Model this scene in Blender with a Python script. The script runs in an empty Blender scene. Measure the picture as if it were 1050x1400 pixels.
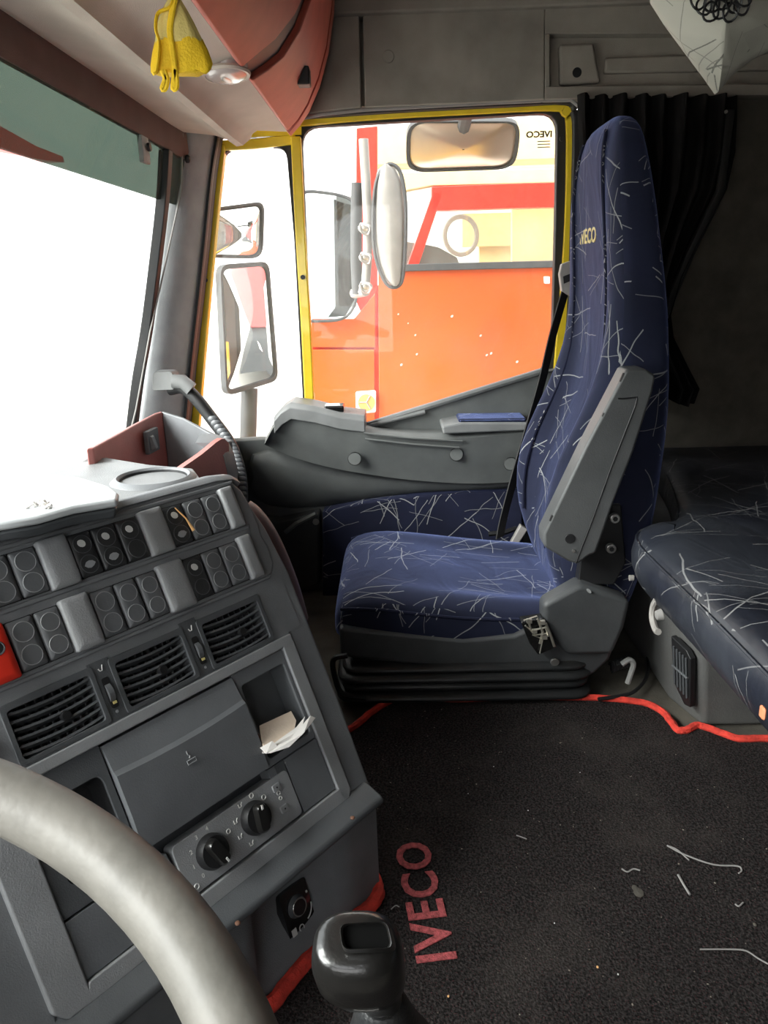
import bpy, bmesh, math, random
import numpy as np
from math import sin, cos, pi, radians
from mathutils import Vector, Matrix, noise
random.seed(7)
sc = bpy.context.scene
COL = sc.collection

# ------------------------------------------------------------------ camera
FPX = 1050.0
th, yw, ro = radians(17.2), radians(1.0), radians(1.6)
CAM = Vector((0, 0, .87))
FW = Vector((cos(th)*cos(yw), cos(th)*sin(yw), -sin(th)))
R0 = Vector((sin(yw), -cos(yw), 0)); U0 = R0.cross(FW)
RT = R0*cos(ro) - U0*sin(ro); UP = U0*cos(ro) + R0*sin(ro)
cd = bpy.data.cameras.new('camera'); cam = bpy.data.objects.new('camera', cd); COL.objects.link(cam)
m = Matrix((RT, UP, -FW)).transposed().to_4x4(); m.translation = CAM
cam.matrix_world = m
cd.sensor_fit = 'VERTICAL'; cd.sensor_height = 36; cd.sensor_width = 27
cd.lens = 36*FPX/1400; cd.clip_start = .02; cd.clip_end = 500
sc.camera = cam
# ------------------------------------------------------------------ light and exposure
W = bpy.data.worlds.new('overcast_sky'); sc.world = W; W.use_nodes = True
wn = W.node_tree.nodes; wl = W.node_tree.links
bg = wn['Background']
tc = wn.new('ShaderNodeTexCoord'); sx = wn.new('ShaderNodeSeparateXYZ'); cr = wn.new('ShaderNodeValToRGB')
wl.new(tc.outputs['Generated'], sx.inputs[0]); wl.new(sx.outputs['Z'], cr.inputs[0]); wl.new(cr.outputs[0], bg.inputs[0])
cr.color_ramp.elements[0].position = -.0; cr.color_ramp.elements[0].color = (1, 1, .99, 1)
cr.color_ramp.elements[1].position = .8; cr.color_ramp.elements[1].color = (.92, .95, 1, 1)
bg.inputs[1].default_value = 1.0
vs = sc.view_settings
sc.display_settings.display_device = 'sRGB'
vs.view_transform = 'Standard'; vs.look = 'None'; vs.gamma = 1; vs.use_curve_mapping = False
vs.exposure = 2.2
# broad soft light from the bright part of the overcast sky ahead of the truck
sd = bpy.data.lights.new('hazy_sun', 'SUN'); sd.energy = 2.6; sd.angle = radians(45); sd.color = (1, .985, .96)
so_ = bpy.data.objects.new('hazy_sun', sd); COL.objects.link(so_)
so_.rotation_euler = Vector((-.35, .80, .62)).to_track_quat('Z', 'Y').to_euler()

# ------------------------------------------------------------------ projection helpers (picture point -> point on a real plane)
def ray(px, py): return FW + RT*((px-525)/FPX) - UP*((py-700)/FPX)
def on(px, py, o, n):
    d = ray(px, py); o = Vector(o); n = Vector(n)
    return CAM + d*((o-CAM).dot(n)/d.dot(n))
def PX(px, py, x): return on(px, py, (x, 0, 0), (1, 0, 0))
def PY(px, py, y): return on(px, py, (0, y, 0), (0, 1, 0))
def PZ(px, py, z): return on(px, py, (0, 0, z), (0, 0, 1))
# console face frame: s along the face (away from the driver), t up the face, o out of it
A = radians(38); SL = radians(64.44)
CD = Vector((cos(A), -sin(A), 0)); CH = Vector((sin(A), cos(A), 0))
CO = Vector((.9, .08, .2)); CU = CH*cos(SL) + Vector((0, 0, sin(SL))); CN = CU.cross(CD)
if CN.x > 0: CN = -CN
def cw(s, t, o=0): return CO + CD*s + CU*t + CN*o
def cst(px, py):
    q = on(px, py, CO, CN) - CO
    return q.dot(CD), q.dot(CU)

# ------------------------------------------------------------------ materials
def nt(name):
    m = bpy.data.materials.new(name); m.use_nodes = True
    return m, m.node_tree.nodes, m.node_tree.links, m.node_tree.nodes['Principled BSDF']
def c4(c): return (c[0], c[1], c[2], 1)
def mat(name, col, rough=.5, metal=0, var=.12, nscale=18, bump=.15, bscale=300, coat=0, spec=.5, sheen=0, sheenc=(1,1,1), dust=0, dustc=(.3,.3,.29), emis=None):
    m, n, l, p = nt(name)
    p.inputs['Roughness'].default_value = rough; p.inputs['Metallic'].default_value = metal
    p.inputs['Specular IOR Level'].default_value = spec
    p.inputs['Coat Weight'].default_value = coat
    p.inputs['Sheen Weight'].default_value = sheen; p.inputs['Sheen Tint'].default_value = c4(sheenc)
    t = n.new('ShaderNodeTexCoord'); a = n.new('ShaderNodeTexNoise'); a.inputs['Scale'].default_value = nscale; a.inputs['Detail'].default_value = 6
    l.new(t.outputs['Object'], a.inputs['Vector'])
    r = n.new('ShaderNodeMapRange'); r.inputs[1].default_value = .3; r.inputs[2].default_value = .7
    r.inputs[3].default_value = 1-var; r.inputs[4].default_value = 1+var; l.new(a.outputs[0], r.inputs[0])
    mx = n.new('ShaderNodeMix'); mx.data_type = 'RGBA'; mx.blend_type = 'MULTIPLY'; mx.inputs[0].default_value = 1
    mx.inputs[6].default_value = c4(col); l.new(r.outputs[0], mx.inputs[7])
    out = mx.outputs[2]
    if dust:
        d = n.new('ShaderNodeTexNoise'); d.inputs['Scale'].default_value = nscale*.35; d.inputs['Detail'].default_value = 8; d.inputs['Roughness'].default_value = .7
        l.new(t.outputs['Object'], d.inputs['Vector'])
        dr = n.new('ShaderNodeMapRange'); dr.inputs[1].default_value = .45; dr.inputs[2].default_value = .75; dr.inputs[4].default_value = dust
        l.new(d.outputs[0], dr.inputs[0])
        m2 = n.new('ShaderNodeMix'); m2.data_type = 'RGBA'; l.new(dr.outputs[0], m2.inputs[0]); l.new(out, m2.inputs[6]); m2.inputs[7].default_value = c4(dustc)
        out = m2.outputs[2]
    l.new(out, p.inputs['Base Color'])
    if bump:
        b = n.new('ShaderNodeTexNoise'); b.inputs['Scale'].default_value = bscale; b.inputs['Detail'].default_value = 2
        l.new(t.outputs['Object'], b.inputs['Vector'])
        bp = n.new('ShaderNodeBump'); bp.inputs['Strength'].default_value = bump; bp.inputs['Distance'].default_value = .002
        l.new(b.outputs[0], bp.inputs['Height']); l.new(bp.outputs[0], p.inputs['Normal'])
    if emis:
        p.inputs['Emission Color'].default_value = c4(emis[0]); p.inputs['Emission Strength'].default_value = emis[1]
    return m
def glass(name, tint=(1, 1, 1), refl=.08, rough=.02, haze=0):
    m, n, l, p = nt(name)
    tr = n.new('ShaderNodeBsdfTransparent'); tr.inputs[0].default_value = c4(tint)
    gl = n.new('ShaderNodeBsdfGlossy'); gl.inputs['Roughness'].default_value = rough
    df = n.new('ShaderNodeBsdfDiffuse'); df.inputs[0].default_value = (.75, .74, .7, 1)
    lw = n.new('ShaderNodeLayerWeight'); lw.inputs[0].default_value = .25
    mp = n.new('ShaderNodeMapRange'); mp.inputs[3].default_value = refl*.5; mp.inputs[4].default_value = min(1, refl*5)
    l.new(lw.outputs['Fresnel'], mp.inputs[0])
    mx = n.new('ShaderNodeMixShader'); l.new(mp.outputs[0], mx.inputs[0]); l.new(tr.outputs[0], mx.inputs[1]); l.new(gl.outputs[0], mx.inputs[2])
    # dust film, thickened to stand in for glare haze
    t = n.new('ShaderNodeTexCoord'); a = n.new('ShaderNodeTexNoise'); a.inputs['Scale'].default_value = 5; a.inputs['Detail'].default_value = 8
    l.new(t.outputs['Object'], a.inputs['Vector'])
    r = n.new('ShaderNodeMapRange'); r.inputs[1].default_value = .35; r.inputs[2].default_value = .8; r.inputs[3].default_value = haze*.4; r.inputs[4].default_value = haze*1.6
    l.new(a.outputs[0], r.inputs[0])
    m2 = n.new('ShaderNodeMixShader'); l.new(r.outputs[0], m2.inputs[0]); l.new(mx.outputs[0], m2.inputs[1]); l.new(df.outputs[0], m2.inputs[2])
    l.new(m2.outputs[0], n['Material Output'].inputs[0])
    return m
def strokes(name, base, stroke, rough=.9, sheen=.5, sheenc=(.3, .4, 1), cell=.15, amount=1.0, spec=.3, coat=0, wear=0, wearc=(.2,.22,.27)):
    """woven cloth with bundles of crossing thin light threads"""
    m, n, l, p = nt(name)
    uv = n.new('ShaderNodeUVMap'); uv.uv_map = 'UVMap'
    def math_(op, a, b=None, c=None):
        q = n.new('ShaderNodeMath'); q.operation = op
        for i, v in enumerate((a, b, c)):
            if v is None: continue
            if isinstance(v, (int, float)): q.inputs[i].default_value = v
            else: l.new(v, q.inputs[i])
        return q.outputs[0]
    def vm(op, a, b):
        q = n.new('ShaderNodeVectorMath'); q.operation = op
        for i, v in enumerate((a, b)):
            if isinstance(v, tuple): q.inputs[i].default_value = v
            else: l.new(v, q.inputs[i])
        return q.outputs[0]
    # slight warp so that the threads bend
    wn_ = n.new('ShaderNodeTexNoise'); wn_.inputs['Scale'].default_value = 9; wn_.noise_dimensions = '2D'
    l.new(uv.outputs[0], wn_.inputs['Vector'])
    wv = vm('MULTIPLY', vm('SUBTRACT', wn_.outputs['Color'], (.5, .5, .5)), (.022, .022, 0))
    base_uv = vm('ADD', uv.outputs[0], wv)
    total = None
    for li in range(2):
        sc_ = 1/(cell*(1 if li == 0 else .8))
        co = vm('ADD', vm('MULTIPLY', base_uv, (sc_, sc_, 0)), (3.7*li+.3, 5.1*li+.9, 0))
        vo = n.new('ShaderNodeTexVoronoi'); vo.voronoi_dimensions = '2D'; vo.inputs['Scale'].default_value = 1; vo.inputs['Randomness'].default_value = .8
        l.new(co, vo.inputs['Vector'])
        dl = vm('SUBTRACT', co, vo.outputs['Position'])
        cs = n.new('ShaderNodeSeparateColor'); l.new(vo.outputs['Color'], cs.inputs[0])
        for k in range(5 if li == 0 else 3):
            ang = math_('ADD', math_('MULTIPLY', cs.outputs[k % 3], 6.28*(1+.37*k)), k*1.13)
            vr = n.new('ShaderNodeVectorRotate'); vr.rotation_type = 'Z_AXIS'; l.new(dl, vr.inputs['Vector']); l.new(ang, vr.inputs['Angle'])
            sp = n.new('ShaderNodeSeparateXYZ'); l.new(vr.outputs[0], sp.inputs[0])
            ux = math_('ADD', sp.outputs[0], math_('MULTIPLY', math_('SUBTRACT', cs.outputs[(k+1) % 3], .5), .5*(1 if k % 2 else -1)))
            vy = math_('ADD', sp.outputs[1], math_('MULTIPLY', math_('SUBTRACT', cs.outputs[(k+2) % 3], .5), .4))
            ma = math_('LESS_THAN', math_('ABSOLUTE', ux), .0062 if k % 2 else .0045)
            mb = math_('LESS_THAN', math_('ABSOLUTE', vy), .3+.05*k)
            v = math_('MULTIPLY', math_('MULTIPLY', ma, mb), .55+.15*((k*2) % 4))
            total = v if total is None else math_('MAXIMUM', total, v)
    nn = n.new('ShaderNodeTexNoise'); nn.inputs['Scale'].default_value = 900; nn.noise_dimensions = '2D'; l.new(uv.outputs[0], nn.inputs['Vector'])
    total = math_('MULTIPLY', total, math_('ADD', math_('MULTIPLY', nn.outputs[0], .9), .35*amount))
    a = n.new('ShaderNodeTexNoise'); a.inputs['Scale'].default_value = 7; a.inputs['Detail'].default_value = 5; a.noise_dimensions = '2D'; l.new(uv.outputs[0], a.inputs['Vector'])
    r = n.new('ShaderNodeMapRange'); r.inputs[1].default_value = .3; r.inputs[2].default_value = .7; r.inputs[3].default_value = .8; r.inputs[4].default_value = 1.25
    l.new(a.outputs[0], r.inputs[0])
    mx0 = n.new('ShaderNodeMix'); mx0.data_type = 'RGBA'; mx0.blend_type = 'MULTIPLY'; mx0.inputs[0].default_value = 1; mx0.inputs[6].default_value = c4(base); l.new(r.outputs[0], mx0.inputs[7])
    b0 = mx0.outputs[2]
    if wear:
        w = n.new('ShaderNodeTexNoise'); w.inputs['Scale'].default_value = 4; w.inputs['Detail'].default_value = 6; w.noise_dimensions = '2D'; l.new(uv.outputs[0], w.inputs['Vector'])
        wr = n.new('ShaderNodeMapRange'); wr.inputs[1].default_value = .42; wr.inputs[2].default_value = .68; wr.inputs[4].default_value = wear; l.new(w.outputs[0], wr.inputs[0])
        mw = n.new('ShaderNodeMix'); mw.data_type = 'RGBA'; l.new(wr.outputs[0], mw.inputs[0]); l.new(b0, mw.inputs[6]); mw.inputs[7].default_value = c4(wearc); b0 = mw.outputs[2]
    mx = n.new('ShaderNodeMix'); mx.data_type = 'RGBA'; l.new(total, mx.inputs[0]); l.new(b0, mx.inputs[6]); mx.inputs[7].default_value = c4(stroke)
    l.new(mx.outputs[2], p.inputs['Base Color'])
    p.inputs['Roughness'].default_value = rough; p.inputs['Specular IOR Level'].default_value = spec
    p.inputs['Sheen Weight'].default_value = sheen; p.inputs['Sheen Tint'].default_value = c4(sheenc); p.inputs['Sheen Roughness'].default_value = .4
    p.inputs['Coat Weight'].default_value = coat
    bp = n.new('ShaderNodeBump'); bp.inputs['Strength'].default_value = .25; bp.inputs['Distance'].default_value = .001
    l.new(nn.outputs[0], bp.inputs['Height'])
    cw_ = n.new('ShaderNodeTexNoise'); cw_.noise_dimensions = '2D'; cw_.inputs['Scale'].default_value = 6; cw_.inputs['Detail'].default_value = 2; cw_.inputs['Distortion'].default_value = .8
    l.new(vm('MULTIPLY', uv.outputs[0], (1, 1.9, 0)), cw_.inputs['Vector'])
    b2 = n.new('ShaderNodeBump'); b2.inputs['Strength'].default_value = .3; b2.inputs['Distance'].default_value = .012
    l.new(cw_.outputs[0], b2.inputs['Height']); l.new(bp.outputs[0], b2.inputs['Normal']); l.new(b2.outputs[0], p.inputs['Normal'])
    return m
def carpet():
    m, n, l, p = nt('black carpet')
    t = n.new('ShaderNodeTexCoord')
    def noise_(s, d=4, r=.5):
        q = n.new('ShaderNodeTexNoise'); q.inputs['Scale'].default_value = s; q.inputs['Detail'].default_value = d; q.inputs['Roughness'].default_value = r
        l.new(t.outputs['Object'], q.inputs['Vector']); return q.outputs[0]
    def ramp(f, a, b, c0, c1):
        q = n.new('ShaderNodeMapRange'); q.inputs[1].default_value = a; q.inputs[2].default_value = b; q.inputs[3].default_value = c0; q.inputs[4].default_value = c1
        l.new(f, q.inputs[0]); return q.outputs[0]
    def mix(f, a, b):
        q = n.new('ShaderNodeMix'); q.data_type = 'RGBA'; l.new(f, q.inputs[0])
        for i, v in ((6, a), (7, b)):
            if isinstance(v, tuple): q.inputs[i].default_value = c4(v)
            else: l.new(v, q.inputs[i])
        return q.outputs[2]
    c = mix(ramp(noise_(260), .4, .65, 0, 1), (.008, .0072, .0072), (.040, .035, .034))
    c = mix(ramp(noise_(420, 2), .62, .7, 0, .55), c, (.12, .035, .04))
    c = mix(ramp(noise_(5, 8, .7), .50, .74, 0, .5), c, (.06, .052, .046))
    c = mix(ramp(noise_(150, 1), .76, .80, 0, .8), c, (.3, .27, .22))
    l.new(c, p.inputs['Base Color']); p.inputs['Roughness'].default_value = 1; p.inputs['Specular IOR Level'].default_value = .1
    bp = n.new('ShaderNodeBump'); bp.inputs['Strength'].default_value = .8; bp.inputs['Distance'].default_value = .004
    l.new(noise_(350, 3), bp.inputs['Height']); l.new(bp.outputs[0], p.inputs['Normal'])
    return m

M = {}
M['face'] = mat('console grey plastic', (.165, .172, .182), .5, bump=.25, bscale=600, dust=.25, dustc=(.2, .2, .2))
M['light'] = mat('lighter grey trim plastic', (.255, .262, .272), .5, bump=.25, bscale=600, dust=.3, dustc=(.32, .31, .29))
M['dark'] = mat('dark grey plastic', (.078, .083, .089), .45, bump=.2, bscale=600, dust=.3, dustc=(.07, .07, .07))
M['lid'] = mat('smooth slate plastic', (.14, .148, .158), .42, bump=.1, bscale=500, dust=.2, dustc=(.11, .11, .11))
M['black'] = mat('black plastic', (.012, .012, .013), .45, bump=.1)
M['switch'] = mat('switch plastic', (.11, .115, .122), .4, bump=.1, dust=.4, dustc=(.1, .1, .1))
M['switchk'] = mat('printed switch plastic', (.032, .033, .035), .4, bump=.1)
M['red'] = mat('red switch plastic', (.62, .03, .015), .35, bump=0)
M['white'] = mat('white print', (.62, .62, .6), .6, bump=0)
M['greyprint'] = mat('grey print', (.3, .31, .32), .6, bump=0)
M['dash'] = mat('dashboard top plastic', (.2, .205, .21), .5, bump=.4, bscale=500, dust=.4, dustc=(.3, .3, .3))
M['gloss'] = mat('gloss black', (.008, .008, .008), .12, bump=0, coat=.6)
M['knob'] = mat('worn gear knob plastic', (.010, .0095, .009), .28, bump=.1, coat=.3, dust=.15, dustc=(.03, .028, .025))
M['wheel'] = mat('worn grey rim leather', (.14, .132, .116), .5, bump=.15, bscale=160, var=.3, dust=.7, dustc=(.2, .188, .168))
M['felt'] = mat('grey felt', (.3, .27, .235), .95, bump=.6, bscale=900, var=.2, nscale=9, dust=.4, dustc=(.36, .32, .27), spec=.1)
M['header'] = mat('beige felt headliner', (.62, .55, .48), .95, bump=.5, bscale=900, var=.12, nscale=7, dust=.3, dustc=(.5, .42, .36), spec=.1)
M['blind'] = mat('brown blind cloth', (.1, .058, .05), .85, bump=.4, bscale=700, var=.15)
M['locker'] = mat('red-lit locker plastic', (.5, .12, .085), .5, bump=.2, bscale=700, var=.1)  # grey locker doors; red light from outside is put into the colour
M['lockerg'] = mat('red-lit dark plastic', (.115, .06, .055), .5, bump=.2, bscale=700)  # grey plastic with red light mixed into its colour
M['yellow'] = mat('yellow cab paint', (.92, .66, .03), .25, bump=0, coat=.5, var=.08, dust=.25, dustc=(.6, .45, .06))
M['rubber'] = mat('black door rubber', (.012, .012, .013), .6, bump=.1)
M['pillar'] = mat('pillar grey plastic', (.33, .34, .35), .6, bump=.2)
M['door'] = mat('door trim grey', (.115, .122, .12), .5, bump=.25, bscale=700, dust=.3, dustc=(.17, .17, .16))
M['doorl'] = mat('light door trim grey', (.2, .205, .205), .42, bump=.2, bscale=700)
M['doord'] = mat('dark door trim grey', (.03, .032, .034), .6, bump=.2, dust=.3, dustc=(.06, .06, .055))
M['cloth'] = strokes('navy thread cloth', (.0095, .012, .030), (.36, .37, .37), sheen=.5, sheenc=(.36, .46, 1), cell=.185)
M['clothd'] = strokes('door navy cloth', (.009, .011, .030), (.42, .42, .42), sheen=.12, cell=.2)
M['vinyl'] = strokes('worn navy bunk cloth', (.012, .014, .022), (.3, .3, .3), rough=.4, sheen=.0, cell=.21, spec=.6, wear=.7, wearc=(.045, .05, .062))
M['pale'] = strokes('pale thread cloth', (.36, .35, .30), (.05, .05, .05), rough=.8, sheen=.1, sheenc=(1, 1, 1), cell=.12)
M['seatp'] = mat('seat grey plastic', (.05, .053, .056), .5, bump=.2, dust=.4, dustc=(.1, .1, .1))
M['arm'] = mat('armrest grey plastic', (.075, .078, .08), .45, bump=.2, bscale=500, dust=.3, dustc=(.12, .12, .12))
M['bellow'] = mat('bellows rubber', (.016, .017, .018), .42, bump=.3, dust=.5, dustc=(.05, .045, .04))
M['steel'] = mat('scratched steel', (.5, .49, .47), .35, metal=.9, bump=.2)
M['brass'] = mat('bare contact metal', (.55, .52, .45), .35, metal=.8, bump=0)
M['belt'] = mat('black belt webbing', (.02, .019, .019), .7, bump=.4, bscale=500)
M['beltp'] = mat('belt guide plastic', (.33, .31, .29), .5, bump=0)
M['curtain'] = mat('black curtain cloth', (.012, .011, .011), .95, bump=.4, bscale=600, var=.3, spec=.1)
M['lining'] = mat('dark wall felt', (.10, .09, .077), .95, bump=.6, bscale=700, var=.2, dust=.5, dustc=(.14, .125, .1), spec=.1)
M['carpet'] = carpet()
M['redyarn'] = mat('red mat edging', (.62, .045, .028), .9, bump=1, bscale=260, var=.3, nscale=60)
M['redprint'] = mat('faded red woven letters', (.36, .07, .075), .95, bump=.9, bscale=500, var=.5, nscale=160)
M['floor'] = mat('dirty floor rubber', (.075, .068, .056), .8, bump=.5, var=.4, nscale=14, dust=.7, dustc=(.16, .14, .11))
M['metal_floor'] = mat('bunk base panel', (.10, .1, .098), .6, bump=.3, dust=.5, dustc=(.15, .145, .13))
M['paper'] = mat('paper', (.88, .85, .82), .8, bump=.2, var=.06)
M['paper2'] = mat('yellowed paper', (.86, .72, .58), .8, bump=.2, var=.08)
M['rust'] = mat('brown bits', (.13, .06, .035), .7, bump=.4)
M['folder'] = mat('glossy grey cover', (.42, .44, .45), .35, bump=.3, bscale=40, var=.1)
M['folderd'] = mat('folder underside', (.05, .055, .06), .5, bump=.2)
M['bag'] = mat('yellow pouch cloth', (.92, .6, .015), .7, bump=.5, bscale=400, var=.15)
M['bagl'] = mat('thin pale yellow net', (.8, .66, .22), .7, bump=.5, bscale=300, var=.15)
M['lampglass'] = mat('frosted lamp lens', (.5, .42, .4), .2, bump=0, coat=.4)
M['orange'] = mat('orange truck paint', (.66, .10, .018), .35, bump=0, coat=.3, var=.05, nscale=3, dust=.25, dustc=(.66, .17, .06))
M['redp'] = mat('red truck paint', (.75, .035, .02), .35, bump=0, coat=.3)
M['cream'] = mat('cream lining and reflection', (.75, .62, .33), .8, bump=0, var=.06)
M['whitep'] = mat('white paint', (.85, .85, .83), .5, bump=0)
M['extdark'] = mat('dark exterior plastic', (.055, .06, .065), .6, bump=.2)
M['extgrey'] = mat('grey exterior plastic', (.3, .3, .29), .6, bump=.2)
M['tarp'] = mat('red tarpaulin', (.55, .06, .06), .5, bump=.3, bscale=8)
M['ground'] = mat('pale concrete ground', (.55, .54, .5), .9, bump=.2, nscale=.6, var=.15)
M['grass'] = mat('grass verge', (.22, .33, .1), .95, bump=.5, nscale=2, var=.4)
M['mirror'] = mat('mirror glass', (.82, .84, .84), .03, metal=1, bump=0, var=.02)
M['mirrorb'] = mat('brown reflection mirror glass', (.85, .72, .6), .3, metal=1, bump=0, var=.1, nscale=6)  # brown reflection of the interior put into the mirror colour
M['glass'] = glass('door glass', (.97, .96, .93), .04, haze=.09)
M['wglass'] = glass('windscreen glass', (.97, .99, .98), .006, haze=.02)
M['tint'] = glass('green tint band', (.18, .215, .19), .01, haze=.05)
M['tglass'] = glass('truck side glass', (.85, .86, .80), .12, haze=.12)
M['tglassd'] = glass('truck corner glass', (.8, .86, .88), .03, haze=.04)
M['amber'] = mat('amber lens', (.8, .4, .15), .2, bump=0)
M['screen'] = mat('pale yellow label', (.6, .5, .2), .6, bump=0)
M['rope'] = mat('grey cord', (.25, .24, .23), .8, bump=0)
M['wood'] = mat('match wood', (.75, .42, .17), .8, bump=0)
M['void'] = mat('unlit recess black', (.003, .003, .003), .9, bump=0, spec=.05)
M['skin'] = mat('orange tag', (.7, .25, .12), .6, bump=0)

# ------------------------------------------------------------------ objects
def thing(name, label, cat, loc=(0, 0, 0), group=None, kind=None):
    o = bpy.data.objects.new(name, None); COL.objects.link(o); o.location = Vector(loc)
    o.empty_display_size = .05
    if label: o['label'] = label
    if cat: o['category'] = cat
    if group: o['group'] = group
    if kind: o['kind'] = kind
    return o
def wloc(o):
    v = Vector((0, 0, 0))
    while o: v = v + Vector(o.location); o = o.parent
    return v
class MB:
    def __init__(s): s.v = []; s.f = []
    def add(s, vs, fs):
        b = len(s.v); s.v += [Vector(v) for v in vs]; s.f += [tuple(b+i for i in f) for f in fs]; return s
    def prism(s, a, b):
        n = len(a); fs = [tuple(range(n))[::-1], tuple(range(n, 2*n))] + [(i, (i+1) % n, n+(i+1) % n, n+i) for i in range(n)]
        return s.add(list(a)+list(b), fs)
    def ext(s, pts, vec):
        vec = Vector(vec); return s.prism(pts, [Vector(p)+vec for p in pts])
    def box(s, x0, x1, y0, y1, z0, z1):
        return s.prism([(x0, y0, z0), (x1, y0, z0), (x1, y1, z0), (x0, y1, z0)], [(x0, y0, z1), (x1, y0, z1), (x1, y1, z1), (x0, y1, z1)])
    def cbox(s, s0, s1, t0, t1, o0, o1, skew=0):
        return s.prism([cw(s0, t0, o0), cw(s1, t0, o0), cw(s1, t1, o0), cw(s0, t1, o0)], [cw(s0, t0, o1), cw(s1, t0, o1), cw(s1, t1, o1), cw(s0, t1, o1)])
    def loft(s, rings, cap=True, closed=True):
        n = len(rings[0]); vs = [p for r in rings for p in r]; fs = []
        for k in range(len(rings)-1):
            for i in range(n if closed else n-1):
                j = (i+1) % n; fs.append((k*n+i, k*n+j, (k+1)*n+j, (k+1)*n+i))
        if cap and closed:
            fs.append(tuple(range(n))[::-1]); fs.append(tuple(range((len(rings)-1)*n, len(rings)*n)))
        return s.add(vs, fs)
    def tube(s, pts, r, seg=8, closed=False, flat=None):
        pts = [Vector(p) for p in pts]; n = len(pts); rings = []
        up = None
        for i, p in enumerate(pts):
            a = pts[(i-1) % n] if (closed or i > 0) else p; b = pts[(i+1) % n] if (closed or i < n-1) else p
            t = (b-a).normalized()
            if up is None:
                up = Vector((0, 0, 1)) if abs(t.z) < .9 else Vector((1, 0, 0))
            x = t.cross(up)
            if x.length < 1e-5: x = t.orthogonal()
            x.normalize(); y = x.cross(t).normalized(); up = y
            rr = r[i] if isinstance(r, (list, tuple)) else r
            rings.append([p + x*rr*cos(2*pi*k/seg) + y*rr*(flat or 1)*sin(2*pi*k/seg) for k in range(seg)])
        if closed: rings.append(rings[0]); return s.loft(rings, cap=False)
        return s.loft(rings)
    def disc(s, c, n, r, h, seg=20, r2=None, squash=1, ax=None):
        c = Vector(c); n = Vector(n).normalized(); x = Vector(ax) if ax else n.orthogonal(); x = (x-n*x.dot(n)).normalized(); y = n.cross(x)
        r2 = r if r2 is None else r2
        return s.prism([c+(x*cos(2*pi*k/seg)+y*squash*sin(2*pi*k/seg))*r for k in range(seg)], [c+n*h+(x*cos(2*pi*k/seg)+y*squash*sin(2*pi*k/seg))*r2 for k in range(seg)])
    def ring(s, outer, inner, vec):
        """frame between two loops of equal length, extruded by vec"""
        n = len(outer); vec = Vector(vec)
        o0 = [Vector(p) for p in outer]; i0 = [Vector(p) for p in inner]
        vs = o0 + i0 + [p+vec for p in o0] + [p+vec for p in i0]; fs = []
        for k in range(n):
            j = (k+1) % n
            fs += [(k, j, n+j, n+k), (2*n+k, 3*n+k, 3*n+j, 2*n+j), (k, 2*n+k, 2*n+j, j), (n+k, n+j, 3*n+j, 3*n+k)]
        return s.add(vs, fs)
    def sphere(s, c, rx, ry, rz, seg=12, rg=8):
        c = Vector(c); rings = []
        for i in range(1, rg):
            a = -pi/2+pi*i/rg
            rings.append([c+Vector((rx*cos(a)*cos(2*pi*k/seg), ry*cos(a)*sin(2*pi*k/seg), rz*sin(a))) for k in range(seg)])
        return s.loft(rings)
    def build(s, name, m, parent=None, bevel=0, sub=0, smooth=True, kind=None, angle=38, segs=2, uv=True):
        base = wloc(parent) if parent else Vector((0, 0, 0))
        org = base
        if parent is None:
            org = Vector((sum(v.x for v in s.v)/len(s.v), sum(v.y for v in s.v)/len(s.v), min(v.z for v in s.v)))
        me = bpy.data.meshes.new(name); me.from_pydata([v-org for v in s.v], [], s.f)
        bm = bmesh.new(); bm.from_mesh(me); bmesh.ops.recalc_face_normals(bm, faces=bm.faces)
        if uv:
            L = bm.loops.layers.uv.new('UVMap')
            for f in bm.faces:
                n = f.normal; a = max(range(3), key=lambda i: abs(n[i]))
                for lp in f.loops:
                    c = lp.vert.co + org
                    lp[L].uv = (c[(a+1) % 3]+a*1.3, c[(a+2) % 3]+a*.7)
        bm.to_mesh(me); bm.free()
        me.materials.append(m if not isinstance(m, str) else M[m])
        if smooth:
            for p in me.polygons: p.use_smooth = True
            me.set_sharp_from_angle(angle=radians(angle if not sub else 80))
        o = bpy.data.objects.new(name, me); COL.objects.link(o)
        if parent: o.parent = parent
        else: o.location = org
        if bevel:
            b = o.modifiers.new('bevel', 'BEVEL'); b.width = bevel; b.segments = segs; b.limit_method = 'ANGLE'; b.angle_limit = radians(30); b.harden_normals = True
        if sub:
            b = o.modifiers.new('sub', 'SUBSURF'); b.levels = sub; b.render_levels = sub
        if kind: o['kind'] = kind
        return o
def tag(o, label, cat, group=None):
    o['label'] = label; o['category'] = cat
    if group: o['group'] = group
    return o
def lab(o, label): o['label'] = label; return o
def spline(pts, n=8, closed=False):
    """Catmull-Rom through points of any dimension"""
    P = [Vector(p) for p in pts]; out = []; N = len(P)
    rng = range(N if closed else N-1)
    for i in rng:
        p0 = P[(i-1) % N] if (closed or i > 0) else P[i]*2-P[i+1]; p1 = P[i]; p2 = P[(i+1) % N]
        p3 = P[(i+2) % N] if (closed or i < N-2) else P[i+1]*2-P[i]
        for k in range(n):
            t = k/n; out.append(.5*((2*p1)+(p2-p0)*t+(2*p0-5*p1+4*p2-p3)*t*t+(3*p1-p0-3*p2+p3)*t**3))
    if not closed: out.append(P[-1])
    return out
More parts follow.
